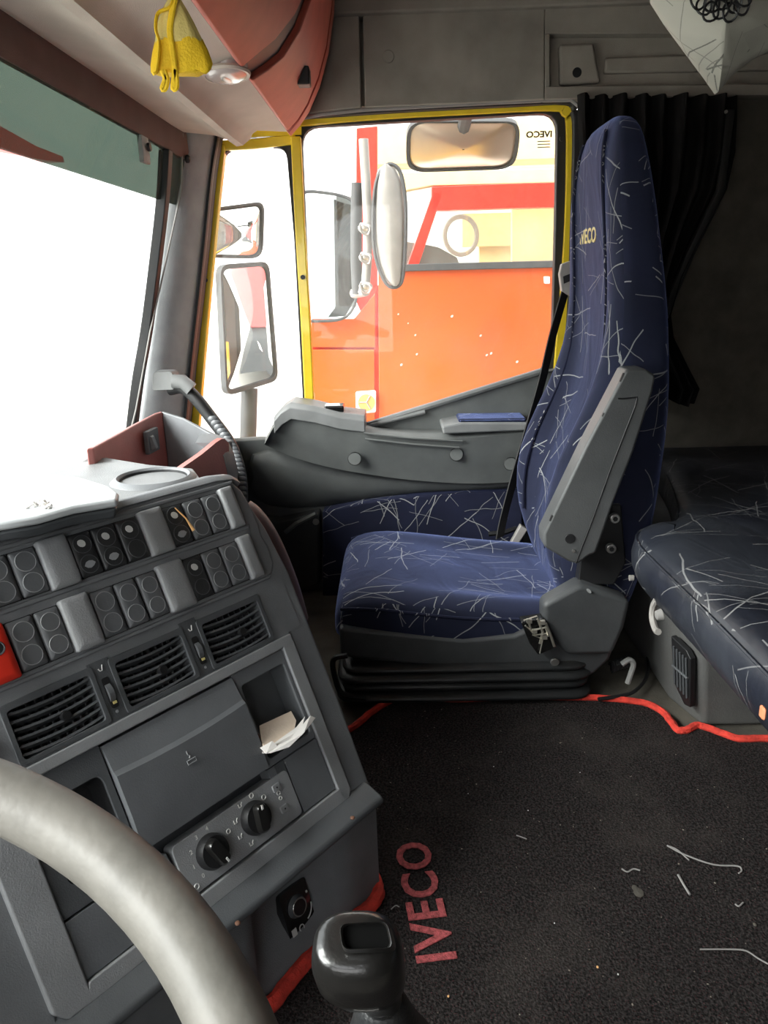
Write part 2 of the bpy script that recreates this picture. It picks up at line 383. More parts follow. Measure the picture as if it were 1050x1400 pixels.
def inset(loop, d, axis=(1, 0, 0)):
    """offset a planar loop inwards by d (mitred)"""
    L = [Vector(p) for p in loop]; n = len(L); ax = Vector(axis); c = sum(L, Vector())/n; out = []
    area = sum(((L[i]-c).cross(L[(i+1) % n]-c)).dot(ax) for i in range(n)); sg = 1 if area > 0 else -1
    for i in range(n):
        a = (L[i]-L[i-1]).normalized(); b = (L[(i+1) % n]-L[i]).normalized()
        na = ax.cross(a)*sg; nb = ax.cross(b)*sg; m_ = (na+nb)
        if m_.length < 1e-4: m_ = na
        m_.normalize(); k = max(.35, m_.dot(na))
        out.append(L[i]+m_*(d/k))
    return out
def rounded(loop, r, n=5):
    L = [Vector(p) for p in loop]; N = len(L); out = []
    for i in range(N):
        p = L[i]; a = (L[i-1]-p); b = (L[(i+1) % N]-p); ra = min(r, a.length*.45); rb = min(r, b.length*.45)
        A_ = p+a.normalized()*ra; B_ = p+b.normalized()*rb
        for k in range(n+1):
            t = k/n; out.append(A_*(1-t)**2+p*2*t*(1-t)+B_*t*t)
    return out
def text(body, name, size, org, xd, yd, m, parent, depth=.0008, bold=.0, sx=1.0, space=1.0):
    cu = bpy.data.curves.new('t', 'FONT'); cu.body = body; cu.size = 1; cu.extrude = 0; cu.offset = bold; cu.space_character = space; cu.resolution_u = 3
    ob = bpy.data.objects.new('t', cu); COL.objects.link(ob)
    dg = bpy.context.evaluated_depsgraph_get(); me = bpy.data.meshes.new_from_object(ob.evaluated_get(dg))
    bpy.data.objects.remove(ob); xd = Vector(xd).normalized(); yd = Vector(yd).normalized(); nd = xd.cross(yd); org = Vector(org)
    mb = MB(); vs = [org+xd*(v.co.x*size*sx)+yd*(v.co.y*size) for v in me.vertices]
    fs = [tuple(p.vertices) for p in me.polygons]; n = len(vs)
    # bottom copy plus walls along boundary edges
    from collections import Counter
    ec = Counter()
    for f in fs:
        for i in range(len(f)): ec[tuple(sorted((f[i], f[(i+1) % len(f)])))] += 1
    walls = []
    for f in fs:
        for i in range(len(f)):
            a, b = f[i], f[(i+1) % len(f)]
            if ec[tuple(sorted((a, b)))] == 1: walls.append((a, b, b+n, a+n))
    mb.add([v+nd*depth for v in vs]+vs, fs+walls)
    bpy.data.meshes.remove(me)
    return mb.build(name, m, parent, smooth=False)

# ================================================================== THE SETTING
XD = 2.10        # inner face of the passenger side
def struct(mb, name, m, label=None, **k):
    o = mb.build(name, m, None, **k); o['kind'] = 'structure'
    if label: o['label'] = label
    return o
struct(MB().box(-.42, 2.3, -1.4, 1.2, -.12, -.012), 'floor', 'floor', 'dirty worn rubber cab floor')
struct(MB().box(-.42, 2.3, -1.45, 1.2, 1.75, 1.80), 'ceiling', 'felt', 'grey felt roof lining')
struct(MB().box(-.42, 2.3, -1.45, -1.35, -.12, 1.75), 'wall_back', 'lining', 'dark felt rear wall of the sleeper')
# passenger side: sleeper wall behind the door, felt panel over it
struct(MB().box(2.10, 2.16, -1.35, -.52, 0, 1.75), 'wall_right', 'lining', 'dark felt side wall beside the bunk')
# unseen driver side wall; its opening is sized to hold back light
struct(MB().box(-.44, -.38, -1.35, .0, -.1, 1.75).box(-.44, -.38, .60, .75, -.1, 1.75).box(-.44, -.38, .0, .60, 1.25, 1.75).box(-.44, -.38, .0, .60, -.1, .42), 'unseen_wall_left', 'lining', 'unseen driver side wall, opening sized to limit the light')
struct(MB().box(-.42, 2.12, .72, .78, -.1, .42), 'wall_front', 'doord', 'front bulkhead below the windscreen')

struct(MB().box(2.12, 2.17, -.55, .47, 1.27, 1.75), 'wall_right_upper', 'felt', 'cab side above the passenger door')
# --- header over the windscreen, swept along the cab width
def sweepx(prof, x0, x1, name, m, parent=None, closed=True, n=1, **k):
    mb = MB(); rings = [[Vector((x0+(x1-x0)*i/n, y, z)) for (y, z) in prof] for i in range(n+1)]
    mb.loft(rings); return mb.build(name, m, parent, **k)
prof = [(.50, 1.75), (.50, 1.20), (.475, 1.192), (.40, 1.183), (.365, 1.172), (.350, 1.158), (.335, 1.160), (.325, 1.176), (.30, 1.19), (.235, 1.204), (.225, 1.25), (.16, 1.75)]
o = sweepx(prof, -.4, 2.04, 'trim_header', 'header', None, n=24, angle=50)
for v in o.data.vertices:
    wx = v.co.x+o.location.x; wz = v.co.z+o.location.z
    if wz < 1.2 and wx > 1.9: v.co.z += .030*((wx-1.9)/.14)**2
o['kind'] = 'structure'; o['label'] = 'beige felt headliner shelf over the windscreen'
# brown trim bead along the crease of the shelf
# side felt panels above the door (with a tray recess)
T = thing('trim_side_panel', 'grey felt panel above the passenger window with moulded tray', None, (2.05, -.3, 1.26), kind='structure')
zb = [PX(300, 200, 2.05), PX(492, 148, 2.05)]
def quadX(mb, px4, x0, x1): 
    pts = [PX(a, b, x0) for a, b in px4]; mb.prism(pts, [Vector((x1, p.y, p.z)) for p in pts]); return mb
pn = MB(); quadX(pn, [(330, 25), (491, 20), (494, 147), (380, 160)], 2.052, 2.10); pn.build('panel', 'felt', T, bevel=.004)
pn = MB(); quadX(pn, [(496, 20), (745, 8), (745, 136), (499, 147)], 2.05, 2.10); pn.build('panel', 'felt', T, bevel=.004)
pn = MB(); quadX(pn, [(745, 8), (1230, -8), (1230, 46), (745, 46)], 2.05, 2.10)
quadX(pn, [(745, 118), (1230, 112), (1230, 126), (745, 136)], 2.05, 2.10); quadX(pn, [(745, 46), (752, 46), (752, 119), (745, 119)], 2.05, 2.10)
pn.build('panel', 'felt', T, bevel=.003)
pn = MB(); quadX(pn, [(752, 46), (1230, 46), (1230, 119), (752, 119)], 2.085, 2.10); lab(pn.build('tray_back', 'felt', T), 'recessed floor of moulded tray')
pn = MB(); quadX(pn, [(765, 60), (812, 58), (822, 112), (766, 116)], 2.062, 2.088); pn.build('moulding', 'felt', T, bevel=.008, segs=3)
quadX(MB(), [(828, 78), (1230, 66), (1230, 92), (826, 100)], 2.07, 2.088).build('ledge', 'felt', T, bevel=.006, segs=3)
MB().disc(PX(789, 99, 2.061), (1, 0, 0), .011, .004).build('hole', 'black', T)
MB().disc(PX(531, 77, 2.048), (1, 0, 0), .014, .006).build('button', 'felt', T, bevel=.002)
quadX(MB(), [(330, -40), (1230, -60), (1230, -9), (330, 24)], 2.03, 2.10).build('upper_rail', 'felt', T, bevel=.006)
# beige strip of door edging below the felt
tr = MB(); tr.tube([PX(a, b, 2.06) for a, b in [(405, 163), (440, 156), (495, 150), (620, 143), (740, 137), (780, 136), (792, 146), (794, 180)]], .005, 6)
o = tr.build('trim_edging', M['rope'], None); o['kind'] = 'structure'; o['label'] = 'pale frayed edging strip over the door opening'
tr = MB(); tr.tube([PX(a, b, 2.07) for a, b in [(790, 134), (860, 131), (1000, 127), (1090, 124)]], .005, 6)
o = tr.build('trim_edging', M['rope'], None); o['kind'] = 'structure'; o['label'] = 'frayed edge of felt panel over the curtain'

# --- windscreen
WY0, WZ0, WY1, WZ1 = .475, 1.16, .70, .40
def ws(x, f, off=0): return Vector((x, WY0+(WY1-WY0)*f+off, WZ0+(WZ1-WZ0)*f))
WT = thing('window_1', 'wide windscreen with green tint band along its top', None, ws(1, 1), kind='structure')
def wsp(px, py):   # picture point on the windscreen plane
    n = Vector((0, WZ1-WZ0, -(WY1-WY0))); return on(px, py, ws(0, 0), n)
fb = .155
MB().prism([ws(-.4, fb), ws(1.97, fb), ws(1.97, 1), ws(-.4, 1)], [ws(-.4, fb, .006), ws(1.97, fb, .006), ws(1.97, 1, .006), ws(-.4, 1, .006)]).build('pane', 'wglass', WT, smooth=False)
lab(MB().prism([ws(-.4, -.02), ws(1.97, -.02), ws(1.97, fb), ws(-.4, fb)], [ws(-.4, -.02, .006), ws(1.97, -.02, .006), ws(1.97, fb, .006), ws(-.4, fb, .006)]).build('tint_band', 'tint', WT, smooth=False), 'green tinted upper band of glass')
edge = [wsp(a, b) for a, b in [(226, 205), (222, 270), (213, 350), (200, 450), (188, 520), (178, 600), (170, 660)]]
sm = MB(); rings = []
for p in spline(edge, 4): rings.append([p+Vector(v) for v in ((-.012, -.012, 0), (.02, -.012, 0), (.02, .012, 0), (-.012, .012, 0))])
sm.loft(rings); sm.build('seal', 'rubber', WT, bevel=.003)
bk = MB(); c_ = wsp(192, 207); bk.box(c_.x-.022, c_.x+.022, c_.y-.012, c_.y-.002, c_.z-.022, c_.z+.03); bk.build('bracket', 'extgrey', WT, bevel=.002)
MB().disc(c_+Vector((.004, -.014, .008)), (0, -1, 0), .008, .006).build('screw', 'black', WT)
# --- A pillar
pl = [(231, 168), (229, 212), (226, 280), (218, 350), (206, 450), (196, 520), (186, 600), (178, 660)]
pr = [(303, 160), (300, 190), (292, 240), (283, 330), (272, 430), (262, 520), (255, 600), (250, 660)]
ap = MB(); rings = []
for a, b in zip(spline([(x, y, 0) for x, y in pl], 3), spline([(x, y, 0) for x, y in pr], 3)):
    p = PX(a.x, a.y, 1.96); q = PX(b.x, b.y, 2.06); md = (p+q)/2+Vector((-.028, -.004, 0))
    rings.append([p+Vector((.03, .03, 0)), p, p*.72+md*.28+Vector((-.008, 0, 0)), md, q*.6+md*.4+Vector((-.004, 0, 0)), q, q+Vector((.05, .02, 0))])
ap.loft(rings); o = ap.build('trim_pillar', 'pillar', None, angle=60); o['kind'] = 'structure'; o['label'] = 'grey plastic windscreen pillar cover'
dk = MB(); rings = []
for b in spline([(x, y, 0) for x, y in pr], 3):
    q = PX(b.x-1, b.y, 2.055); r = PX(b.x+5, b.y, 2.10)
    s_ = PX(b.x-14, b.y, 2.05)
    rings.append([s_, q+Vector((-.014, 0, 0)), r, r+Vector((.03, .02, 0)), s_+Vector((.05, .02, 0))])
dk.loft(rings); o = dk.build('trim_pillar_rubber', 'rubber', None); o['kind'] = 'structure'; o['label'] = 'black rubber strip along pillar and yellow door frame'

# ================================================================== PASSENGER DOOR
D = thing('door_1', 'closed passenger door with yellow frame and grey trim', None, (2.1, 0, 0), kind='structure')
XG = 2.15
qw = [(309, 207), (393, 203), (404, 330), (419, 612), (262, 612), (284, 400)]
mw = [(414, 177), (759, 157), (756, 330), (751, 500), (620, 545), (497, 578), (434, 600), (428, 520)]
qw3 = [PX(a, b, XG) for a, b in qw]; mw3 = [PX(a, b, XG) for a, b in mw]
qr = rounded(qw3, .03, 4); mr = rounded(mw3, .045, 5)
def off(loop, d): return inset(loop, -d)
MB().ext(inset(qr, -.01), (.005, 0, 0)).build('pane', 'glass', D, smooth=False)
MB().ext(inset(mr, -.01), (.005, 0, 0)).build('pane', 'glass', D, smooth=False)
MB().ring(off(qr, .022), qr, (-.03, 0, 0)).build('seal', 'rubber', D, bevel=.003)
MB().ring(off(mr, .026), mr, (-.03, 0, 0)).build('seal', 'rubber', D, bevel=.003)
# yellow painted bands
def band(cl, w, x, name='frame_rail', dx=.03, m='yellow'):
    P3 = spline([PX(a, b, x) for a, b in cl], 4); L = []; R_ = []
    for i, p in enumerate(P3):
        t = (P3[min(i+1, len(P3)-1)]-P3[max(i-1, 0)]).normalized(); nn = Vector((1, 0, 0)).cross(t)
        L.append(p+nn*w/2); R_.append(p-nn*w/2)
    mb = MB(); rings = [[l, r, r+Vector((dx, 0, 0)), l+Vector((dx, 0, 0))] for l, r in zip(L, R_)]
    mb.loft(rings); return mb.build(name, m, D, bevel=.004)
band([(300, 196), (289, 300), (275, 450), (263, 600), (258, 660)], .030, 2.11)
band([(404, 186), (411, 330), (418, 450), (424, 575)], .026, 2.105)
band([(300, 199), (350, 196), (404, 190)], .024, 2.115)
band([(404, 166), (500, 157), (640, 149), (755, 144), (774, 152), (781, 172), (779, 300), (770, 430), (762, 520)], .022, 2.105)
MB().ext([PX(a, b, 2.115) for a, b in [(292, 140), (412, 140), (412, 184), (300, 190)]], (.03, 0, 0)).build('frame_head', 'yellow', D)
# red reflector line on hinge side and outer black rubber
band([(786, 150), (789, 180), (786, 300), (781, 430), (772, 530)], .016, 2.085, 'seal', .03, 'rubber')
band([(410, 158), (560, 148), (700, 141), (775, 138), (788, 150)], .012, 2.085, 'seal', .03, 'rubber')
for a, b in [(414, 379), (281, 383), (768, 190)]:
    MB().disc(PX(a, b, 2.104), (-1, 0, 0), .006, .004, 10).build('screw', 'black', D)
# sheet below the windows
MB().ext([PX(a, b, 2.12) for a, b in [(255, 616), (430, 612), (500, 590), (745, 515), (800, 515), (800, 980), (255, 980)]], (.05, 0, 0)).build('outer_sheet', 'yellow', D)
bs = [PX(a, b, 2.098) for a, b in [(262, 611), (300, 604), (360, 600), (430, 604)]]
MB().tube(bs, .008, 8).build('seal', 'extgrey', D)
# upper wedge shaped trim under the sloping glass edge
MB().ext([PX(a, b, 2.085) for a, b in [(493, 585), (600, 550), (745, 508), (790, 500), (790, 660), (493, 660)]], (.045, 0, 0)).build('upper_trim', 'door', D, bevel=.006)
MB().tube([PX(a, b, 2.082) for a, b in [(496, 583), (600, 551), (700, 520), (748, 505)]], .009, 8).build('trim_rail', 'doorl', D)
MB().tube([PX(a, b, 2.075) for a, b in [(506, 582), (545, 572), (581, 563)]], .006, 8).build('grab_slot', 'doorl', D)
# big lower trim panel
MB().ext([PX(a, b, 2.09) for a, b in [(258, 606), (362, 600), (700, 640), (800, 640), (800, 975), (258, 975)]], (.04, 0, 0)).build('trim_panel', 'door', D, bevel=.006)
# waist bulge
wb = MB(); rings = []
for a, b, c in [(330, 606, 690), (400, 620, 704), (470, 640, 690), (560, 655, 676), (640, 660, 672), (720, 655, 670)]:
    p = PX(a, b, 2.06); q = PX(a, c, 2.085)
    rings.append([p+Vector((.04, 0, .01)), p, (p+q)/2+Vector((-.02, 0, 0)), q, q+Vector((.03, 0, -.01))])
wb.loft(rings); wb.build('waist_panel', 'door', D, sub=1)
o = MB().ext([PX(a, b, 2.045) for a, b in [(441, 699), (500, 687), (570, 678), (640, 673), (715, 671), (715, 880), (441, 880)]], (.06, 0, 0)).build('cloth_panel', 'clothd', D, bevel=.006)
lab(o, 'navy cloth insert with crossing pale threads')
MB().ext([PX(a, b, 2.03) for a, b in [(300, 800), (460, 828), (460, 975), (300, 975)]], (.06, 0, 0)).build('map_pocket', 'doord', D, bevel=.01)
MB().ext([PX(a, b, 2.05) for a, b in [(300, 700), (380, 712), (438, 700), (438, 800), (395, 815), (300, 805)]], (.06, 0, 0)).build('lower_trim', 'doord', D, bevel=.01)
MB().tube([PX(a, b, 2.03) for a, b in [(390, 728), (405, 716), (432, 702)]], .007, 6).build('bracket', 'door', D)
MB().disc(PX(432, 713, 2.038), (-1, 0, 0), .009, .006, 12).build('screw', 'steel', D, bevel=.001)
MB().disc(PX(436, 796, 2.03), (-1, 0, 0), .006, .006, 12).build('screw', 'black', D)
# armrest: swept pod
AR = []
arm_top = [(362, 603), (376, 578), (397, 557), (430, 562), (470, 574), (500, 590), (550, 596), (610, 597), (660, 594), (720, 588)]
arm_bot = [(362, 608), (374, 614), (392, 622), (430, 634), (470, 643), (500, 648), (550, 655), (610, 660), (660, 661), (720, 658)]
mb = MB(); rings = []
for (a, b), (c, d) in zip(spline([(x, y, 0) for x, y in arm_top], 3) and [(p.x, p.y) for p in spline([(x, y, 0) for x, y in arm_top], 3)], [(p.x, p.y) for p in spline([(x, y, 0) for x, y in arm_bot], 3)]):
    p = PX(a, b, 1.985); q = PX(c, d, 2.02)
    rings.append([Vector((2.10, p.y, p.z)), Vector((2.0, p.y, p.z+.004)), p+Vector((0, 0, -.006)), (p*.6+q*.4)+Vector((-.004, 0, 0)), (p*.3+q*.7), q, Vector((2.10, q.y, q.z-.01))])
mb.loft(rings); mb.build('armrest', 'door', D, angle=50)
# raised front pod with lid
pt = [(374, 578), (384, 566), (397, 558), (430, 563), (465, 572), (499, 576)]
mb = MB(); rings = []
for a, b in pt:
    p = PX(a, b, 1.98)
    rings.append([p+Vector((.12, 0, .012)), p+Vector((.01, 0, .014)), p+Vector((-.002, 0, .002)), p+Vector((0, 0, -.03)), p+Vector((.12, 0, -.03))])
mb.loft(rings); mb.build('pod_lid', 'doorl', D, bevel=.003)
p = PX(455, 566, 2.0); MB().box(1.995, 2.045, p.y-.03, p.y+.022, p.z+.004, p.z+.022).build('window_switch', 'gloss', D, bevel=.004)
MB().tube([PX(a, b, 1.978) for a, b in [(497, 592), (560, 599), (632, 603)]], .003, 6).build('rib', 'door', D)
MB().tube([PX(a, b, 1.98) for a, b in [(499, 600), (560, 607), (628, 612)]], .003, 6).build('rib', 'door', D)
for a, b in [(485, 627), (624, 621), (698, 634)]:
    q = PX(a, b, 1.993)
    MB().disc(q, (-1, 0, .12), .017, .004, 24).build('screw_cap', 'door', D, bevel=.001)
    mb = MB(); mb.tube([q+Vector((-.002, .0175*cos(k*pi/12), .0175*sin(k*pi/12))) for k in range(24)], .0012, 5, closed=True); mb.build('cap_gap', 'black', D)
# armrest pad with cloth top
MB().ext([PX(a, b, 1.975) for a, b in [(604, 583), (630, 578), (725, 578), (725, 589), (606, 594)]], (.125, 0, 0)).build('armrest_pad', 'doorl', D, bevel=.006)
q = [PX(a, b, 1.985) for a, b in [(627, 579), (720, 578)]]
MB().prism([q[0], q[1], q[1]+Vector((.09, 0, 0)), q[0]+Vector((.09, 0, 0))], [v+Vector((0, 0, .012)) for v in [q[0], q[1], q[1]+Vector((.09, 0, 0)), q[0]+Vector((.09, 0, 0))]]).build('pad_cloth', 'cloth', D, bevel=.006)
# door lever behind the seat
q = PX(700, 728, 2.02)
MB().tube([PX(668, 730, 2.0), PX(690, 728, 2.0), PX(706, 722, 2.01)], .007, 6).build('lever', 'black', D)
# mirrored window sticker (readable from outside)
q = PX(758, 186, 2.149)
text('IVECO', 'window_lettering', .020, PX(755, 187, 2.147), (0, 1, 0), (0, 0, 1), 'black', D, .001, .035, sx=1.15)
for k in range(3):
    q = PX(751, 193+k*4, 2.148); MB().box(2.1475, 2.149, q.y-.002, q.y+.03, q.z-.0012, q.z+.0012).build('fine_print', 'greyprint', D)

# ================================================================== MAT AND FLOOR
MT = thing('floor_mat', 'black carpet mat with red overlocked edge and red lettering', 'floor mat', (1.0, -.3, -.012))
back = [(462, 1006), (485, 995), (505, 978), (530, 962), (552, 955), (620, 958), (700, 955), (760, 955), (830, 957), (880, 963), (905, 975), (918, 990), (928, 1001), (942, 999), (955, 994), (985, 1004), (1010, 1012), (1050, 1012), (1110, 1016)]
bp = [PZ(a, b, 0) for a, b in back]
left = [PZ(a, b, 0) for a, b in [(330, 1410), (372, 1378), (420, 1322), (470, 1275), (507, 1245), (516, 1228), (512, 1205)]]
edge = spline(bp, 3)
poly = edge + [Vector((1.2, -1.2, 0)), Vector((.2, -1.2, 0)), Vector((.2, .2, 0))] + left[:1] + left[1:] + [Vector((1.05, .12, 0))]
MB().ext(poly, (0, 0, -.011)).build('carpet', 'carpet', MT, smooth=False)
def wig(L, a=.002): return [p+Vector((random.uniform(-a, a), random.uniform(-a, a), random.uniform(0, a))) for p in L]
MB().tube(wig(spline([p+Vector((0, 0, .003)) for p in bp], 5), .0008), .0075, 8).build('edging', 'redyarn', MT)
MB().tube(wig(spline([p+Vector((0, 0, .008)) for p in left], 6), .0012), .0105, 8).build('edging', 'redyarn', MT)
# red letters, read away from the driver
p0 = PZ(607, 1320, .001); p1 = PZ(566, 1142, .001)
xd = (p1-p0); xd.z = 0; L_ = xd.length; xd.normalize(); yd = Vector((-xd.y, xd.x, 0))
text('IVECO', 'lettering', .075, p0+yd*(-.018)+xd*.004, xd, yd, 'redprint', MT, .0016, .022, sx=L_/(.075*3.35), space=1.10)
# stains, threads and crumbs on the mat
for cl, r in [([(850, 1188), (858, 1192), (866, 1188), (875, 1190)], .0012), ([(912, 1156), (935, 1168), (975, 1182), (1008, 1184), (1014, 1190), (1010, 1194)], .0013), ([(912, 1156), (926, 1162), (942, 1176)], .0012), ([(927, 1196), (935, 1210), (943, 1223)], .0018), ([(957, 1298), (1000, 1298), (1020, 1300), (1036, 1310), (1050, 1318)], .0011), ([(706, 1142), (712, 1144), (720, 1147)], .0009), ([(535, 1243), (541, 1238), (546, 1240)], .0008), ([(1005, 1236), (1010, 1239), (1016, 1234)], .0012)]:
    o = MB().tube(spline([PZ(a, b, .002) for a, b in cl], 4), r, 5).build('loose_thread', 'rope', MT)
for a, b, s_, m_ in [(873, 1220, .010, 'floor'), (868, 1214, .006, 'floor'), (613, 1362, .0018, 'wood'), (817, 1322, .002, 'wood'), (845, 1332, .0014, 'white'), (722, 1108, .0012, 'white'), (640, 1085, .001, 'white'), (1032, 1264, .003, 'floor'), (758, 1262, .0012, 'white'), (793, 1056, .001, 'white'), (675, 1048, .0012, 'white')]:
    q = PZ(a, b, .0015); MB().sphere(q, s_, s_*.8, min(.0015, s_*.6), 8, 5).build('crumb', m_, MT)

# ================================================================== DASHBOARD
DB = thing('dashboard', 'grey truck dashboard with switch rows, round-cornered vents and heater knobs', 'dashboard', (.9, .3, -.012))
# body of the console: polygon in (h, z) swept along s
def sh(s, h, z): return Vector((CO.x, CO.y, 0))+CD*s+CH*h+Vector((0, 0, z))
def fz(t): return .2+t*sin(SL)
def fh(t): return t*cos(SL)
core = [(-.02, .18), (-.035, .174), (-.035, .164), (.04, .12), (.05, -.005), (.5, -.005), (.5, .56), (fh(.47)+.05, .575), (fh(.45)+.03, .59), (.032, .2)]
mb = MB(); rings = []
for s_ in (-.52, -.3, -.1, .03): rings.append([sh(s_, h, z) for h, z in core])
mb.loft(rings); mb.build('console_core', 'dark', DB, bevel=.004)
# lower face with the dished socket panel
def lowp(px, py): # plane of the lower console face, between the overhang and the floor
    return on(px, py, sh(0, -.02, .0), -CH+Vector((0, 0, .10)))
mb = MB(); out_ = []
NS, NT = 26, 12
def lowsurf(s_, z):
    h = -.022 - .03*max(0, (z-.06)/.08)**2 * 0 + .10*(z)*.1
    # bowl on the left, centred at the socket
    cs_ = -.118
    d = max(0, 1-((s_-cs_)/.075)**2); e = min(1, max(0, (z-.01)/.05))
    return sh(s_, h+.040*(d**.4)*e, z)
g = []
for j in range(NT+1):
    z = -.005+.166*j/NT
    g.append([lowsurf(-.40+.44*i/NS, z) for i in range(NS+1)])
vs = [v for r in g for v in r]; n0 = len(vs); vs += [v+CH*.06 for v in vs]
fs = []
W_ = NS+1
for j in range(NT):
    for i in range(NS): a = j*W_+i; fs += [(a, a+1, a+W_+1, a+W_), (n0+a, n0+a+W_, n0+a+W_+1, n0+a+1)]
for i in range(NS): fs += [(i, n0+i, n0+i+1, i+1), (NT*W_+i, NT*W_+i+1, n0+NT*W_+i+1, n0+NT*W_+i)]
for j in range(NT): fs += [(j*W_, (j+1)*W_, n0+(j+1)*W_, n0+j*W_), (j*W_+NS, n0+j*W_+NS, n0+(j+1)*W_+NS, (j+1)*W_+NS)]
mb = MB(); mb.add(vs, fs); mb.build('lower_panel', 'face', DB, angle=60)
# overhanging lip
mb = MB(); rings = [[sh(s_, h, z) for h, z in [(-.012, .186), (-.038, .176), (-.041, .167), (-.03, .160), (.03, .155), (.03, .19)]] for s_ in (-.52, .036)]
mb.loft(rings); mb.build('lip', 'dark', DB, bevel=.004)
for px, py in [(482, 1118), (325, 1262)]:
    q = on(px, py, sh(0, -.047, .15), -CH); MB().sphere(q, .0035, .0035, .002, 8, 6).build('scuff_mark', 'rust', DB)
# socket
sq = lowp(406, 1245)
so = on(406, 1243, sh(0, .006, .08), -CH)
nx = -CH*.97+CD*.05+Vector((0, 0, .25)); nx.normalize(); ux = CD; uy = nx.cross(ux)*-1
uy = Vector((0, 0, 1))-nx*nx.z; uy.normalize()
def sp_(a, b, o_=0): return so+CD*a+uy*b+nx*o_
SK = MB().prism(*[rounded([sp_(-.024, -.034, k), sp_(.024, -.034, k), sp_(.024, .034, k), sp_(-.024, .034, k)], .004, 2) for k in (-.03, .002)]).build('socket_plate', 'gloss', DB)
MB().disc(sp_(-.001, .006, .002), nx, .0155, .006, 28, .013).build('lighter_knob', 'dark', SK)
MB().disc(sp_(-.001, .006, .008), nx, .010, .001, 24, squash=1.2).build('knob_face', 'black', SK)
q0 = [sp_(-.001+.0115*cos(k*pi/12), .006+.0115*sin(k*pi/12), .008) for k in range(24)]
MB().tube(q0, .0011, 5, closed=True).build('knob_ring', 'steel', SK)
MB().prism([sp_(-.019, -.029, .002), sp_(-.011, -.029, .002), sp_(-.011, -.019, .002), sp_(-.019, -.019, .002)], [sp_(-.019, -.029, .0028), sp_(-.011, -.029, .0028), sp_(-.011, -.019, .0028), sp_(-.019, -.019, .0028)]).build('symbol', 'white', SK)
MB().tube([sp_(.004+.019*sin(k*.13-.0), -.004-.019*cos(k*.13), .0025) for k in range(3, 13)], .0008, 5).build('scale_mark', 'white', SK)
MB().tube([sp_(-.002+.004*cos(k*pi/6), -.026+.0045*sin(k*pi/6), .0025) for k in range(12)], .0007, 5, closed=True).build('scale_mark', 'white', SK)
MB().prism([sp_(.019, .012, .002), sp_(.0215, .012, .002), sp_(.0215, .015, .002), sp_(.019, .015, .002)], [sp_(.019, .012, .003), sp_(.0215, .012, .003), sp_(.0215, .015, .003), sp_(.019, .015, .003)]).build('symbol', 'white', SK)

# face: side body outside the light border
def cplate(pts, o0, o1, name, m, parent=DB, r=0, **k):
    L = [Vector((a, b, 0)) for a, b in pts]
    if r: L = rounded(L, r, 4)
    return MB().prism([cw(p.x, p.y, o0) for p in L], [cw(p.x, p.y, o1) for p in L]).build(name, m, parent, **k)
cplate([(.003, -.036), (.043, -.036), (.047, .10), (.046, .30), (.036, .37), (.024, .41), (.02, .38), (.012, .30), (.003, .20)], -.04, -.001, 'side_cheek', 'face', bevel=.010, segs=3)
cplate([(-.52, -.045), (.045, -.045), (.043, -.017), (-.52, -.017)], -.04, -.002, 'lower_cheek', 'dark', bevel=.003)
cplate([(-.52, -.02), (-.425, -.02), (-.43, .21), (-.52, .21)], -.04, -.003, 'left_cheek', 'face', bevel=.004)
# light border (four rails)
cplate([(-.52, .2075), (.0, .2075), (.004, .212), (.004, .2215), (-.52, .2215)], -.03, .004, 'border', 'light', bevel=.002)
cplate([(-.0165, -.016), (-.002, -.016), (.004, -.009), (.0045, .212), (-.0165, .212)], -.03, .004, 'border', 'light', bevel=.002)
cplate([(-.40, -.018), (-.002, -.018), (-.004, .0015), (-.39, .0015)], -.03, .004, 'border', 'light', bevel=.002)
cplate([(-.430, -.004), (-.418, -.018), (-.3905, -.018), (-.3905, .209), (-.432, .209)], -.03, .004, 'border', 'light', bevel=.003)
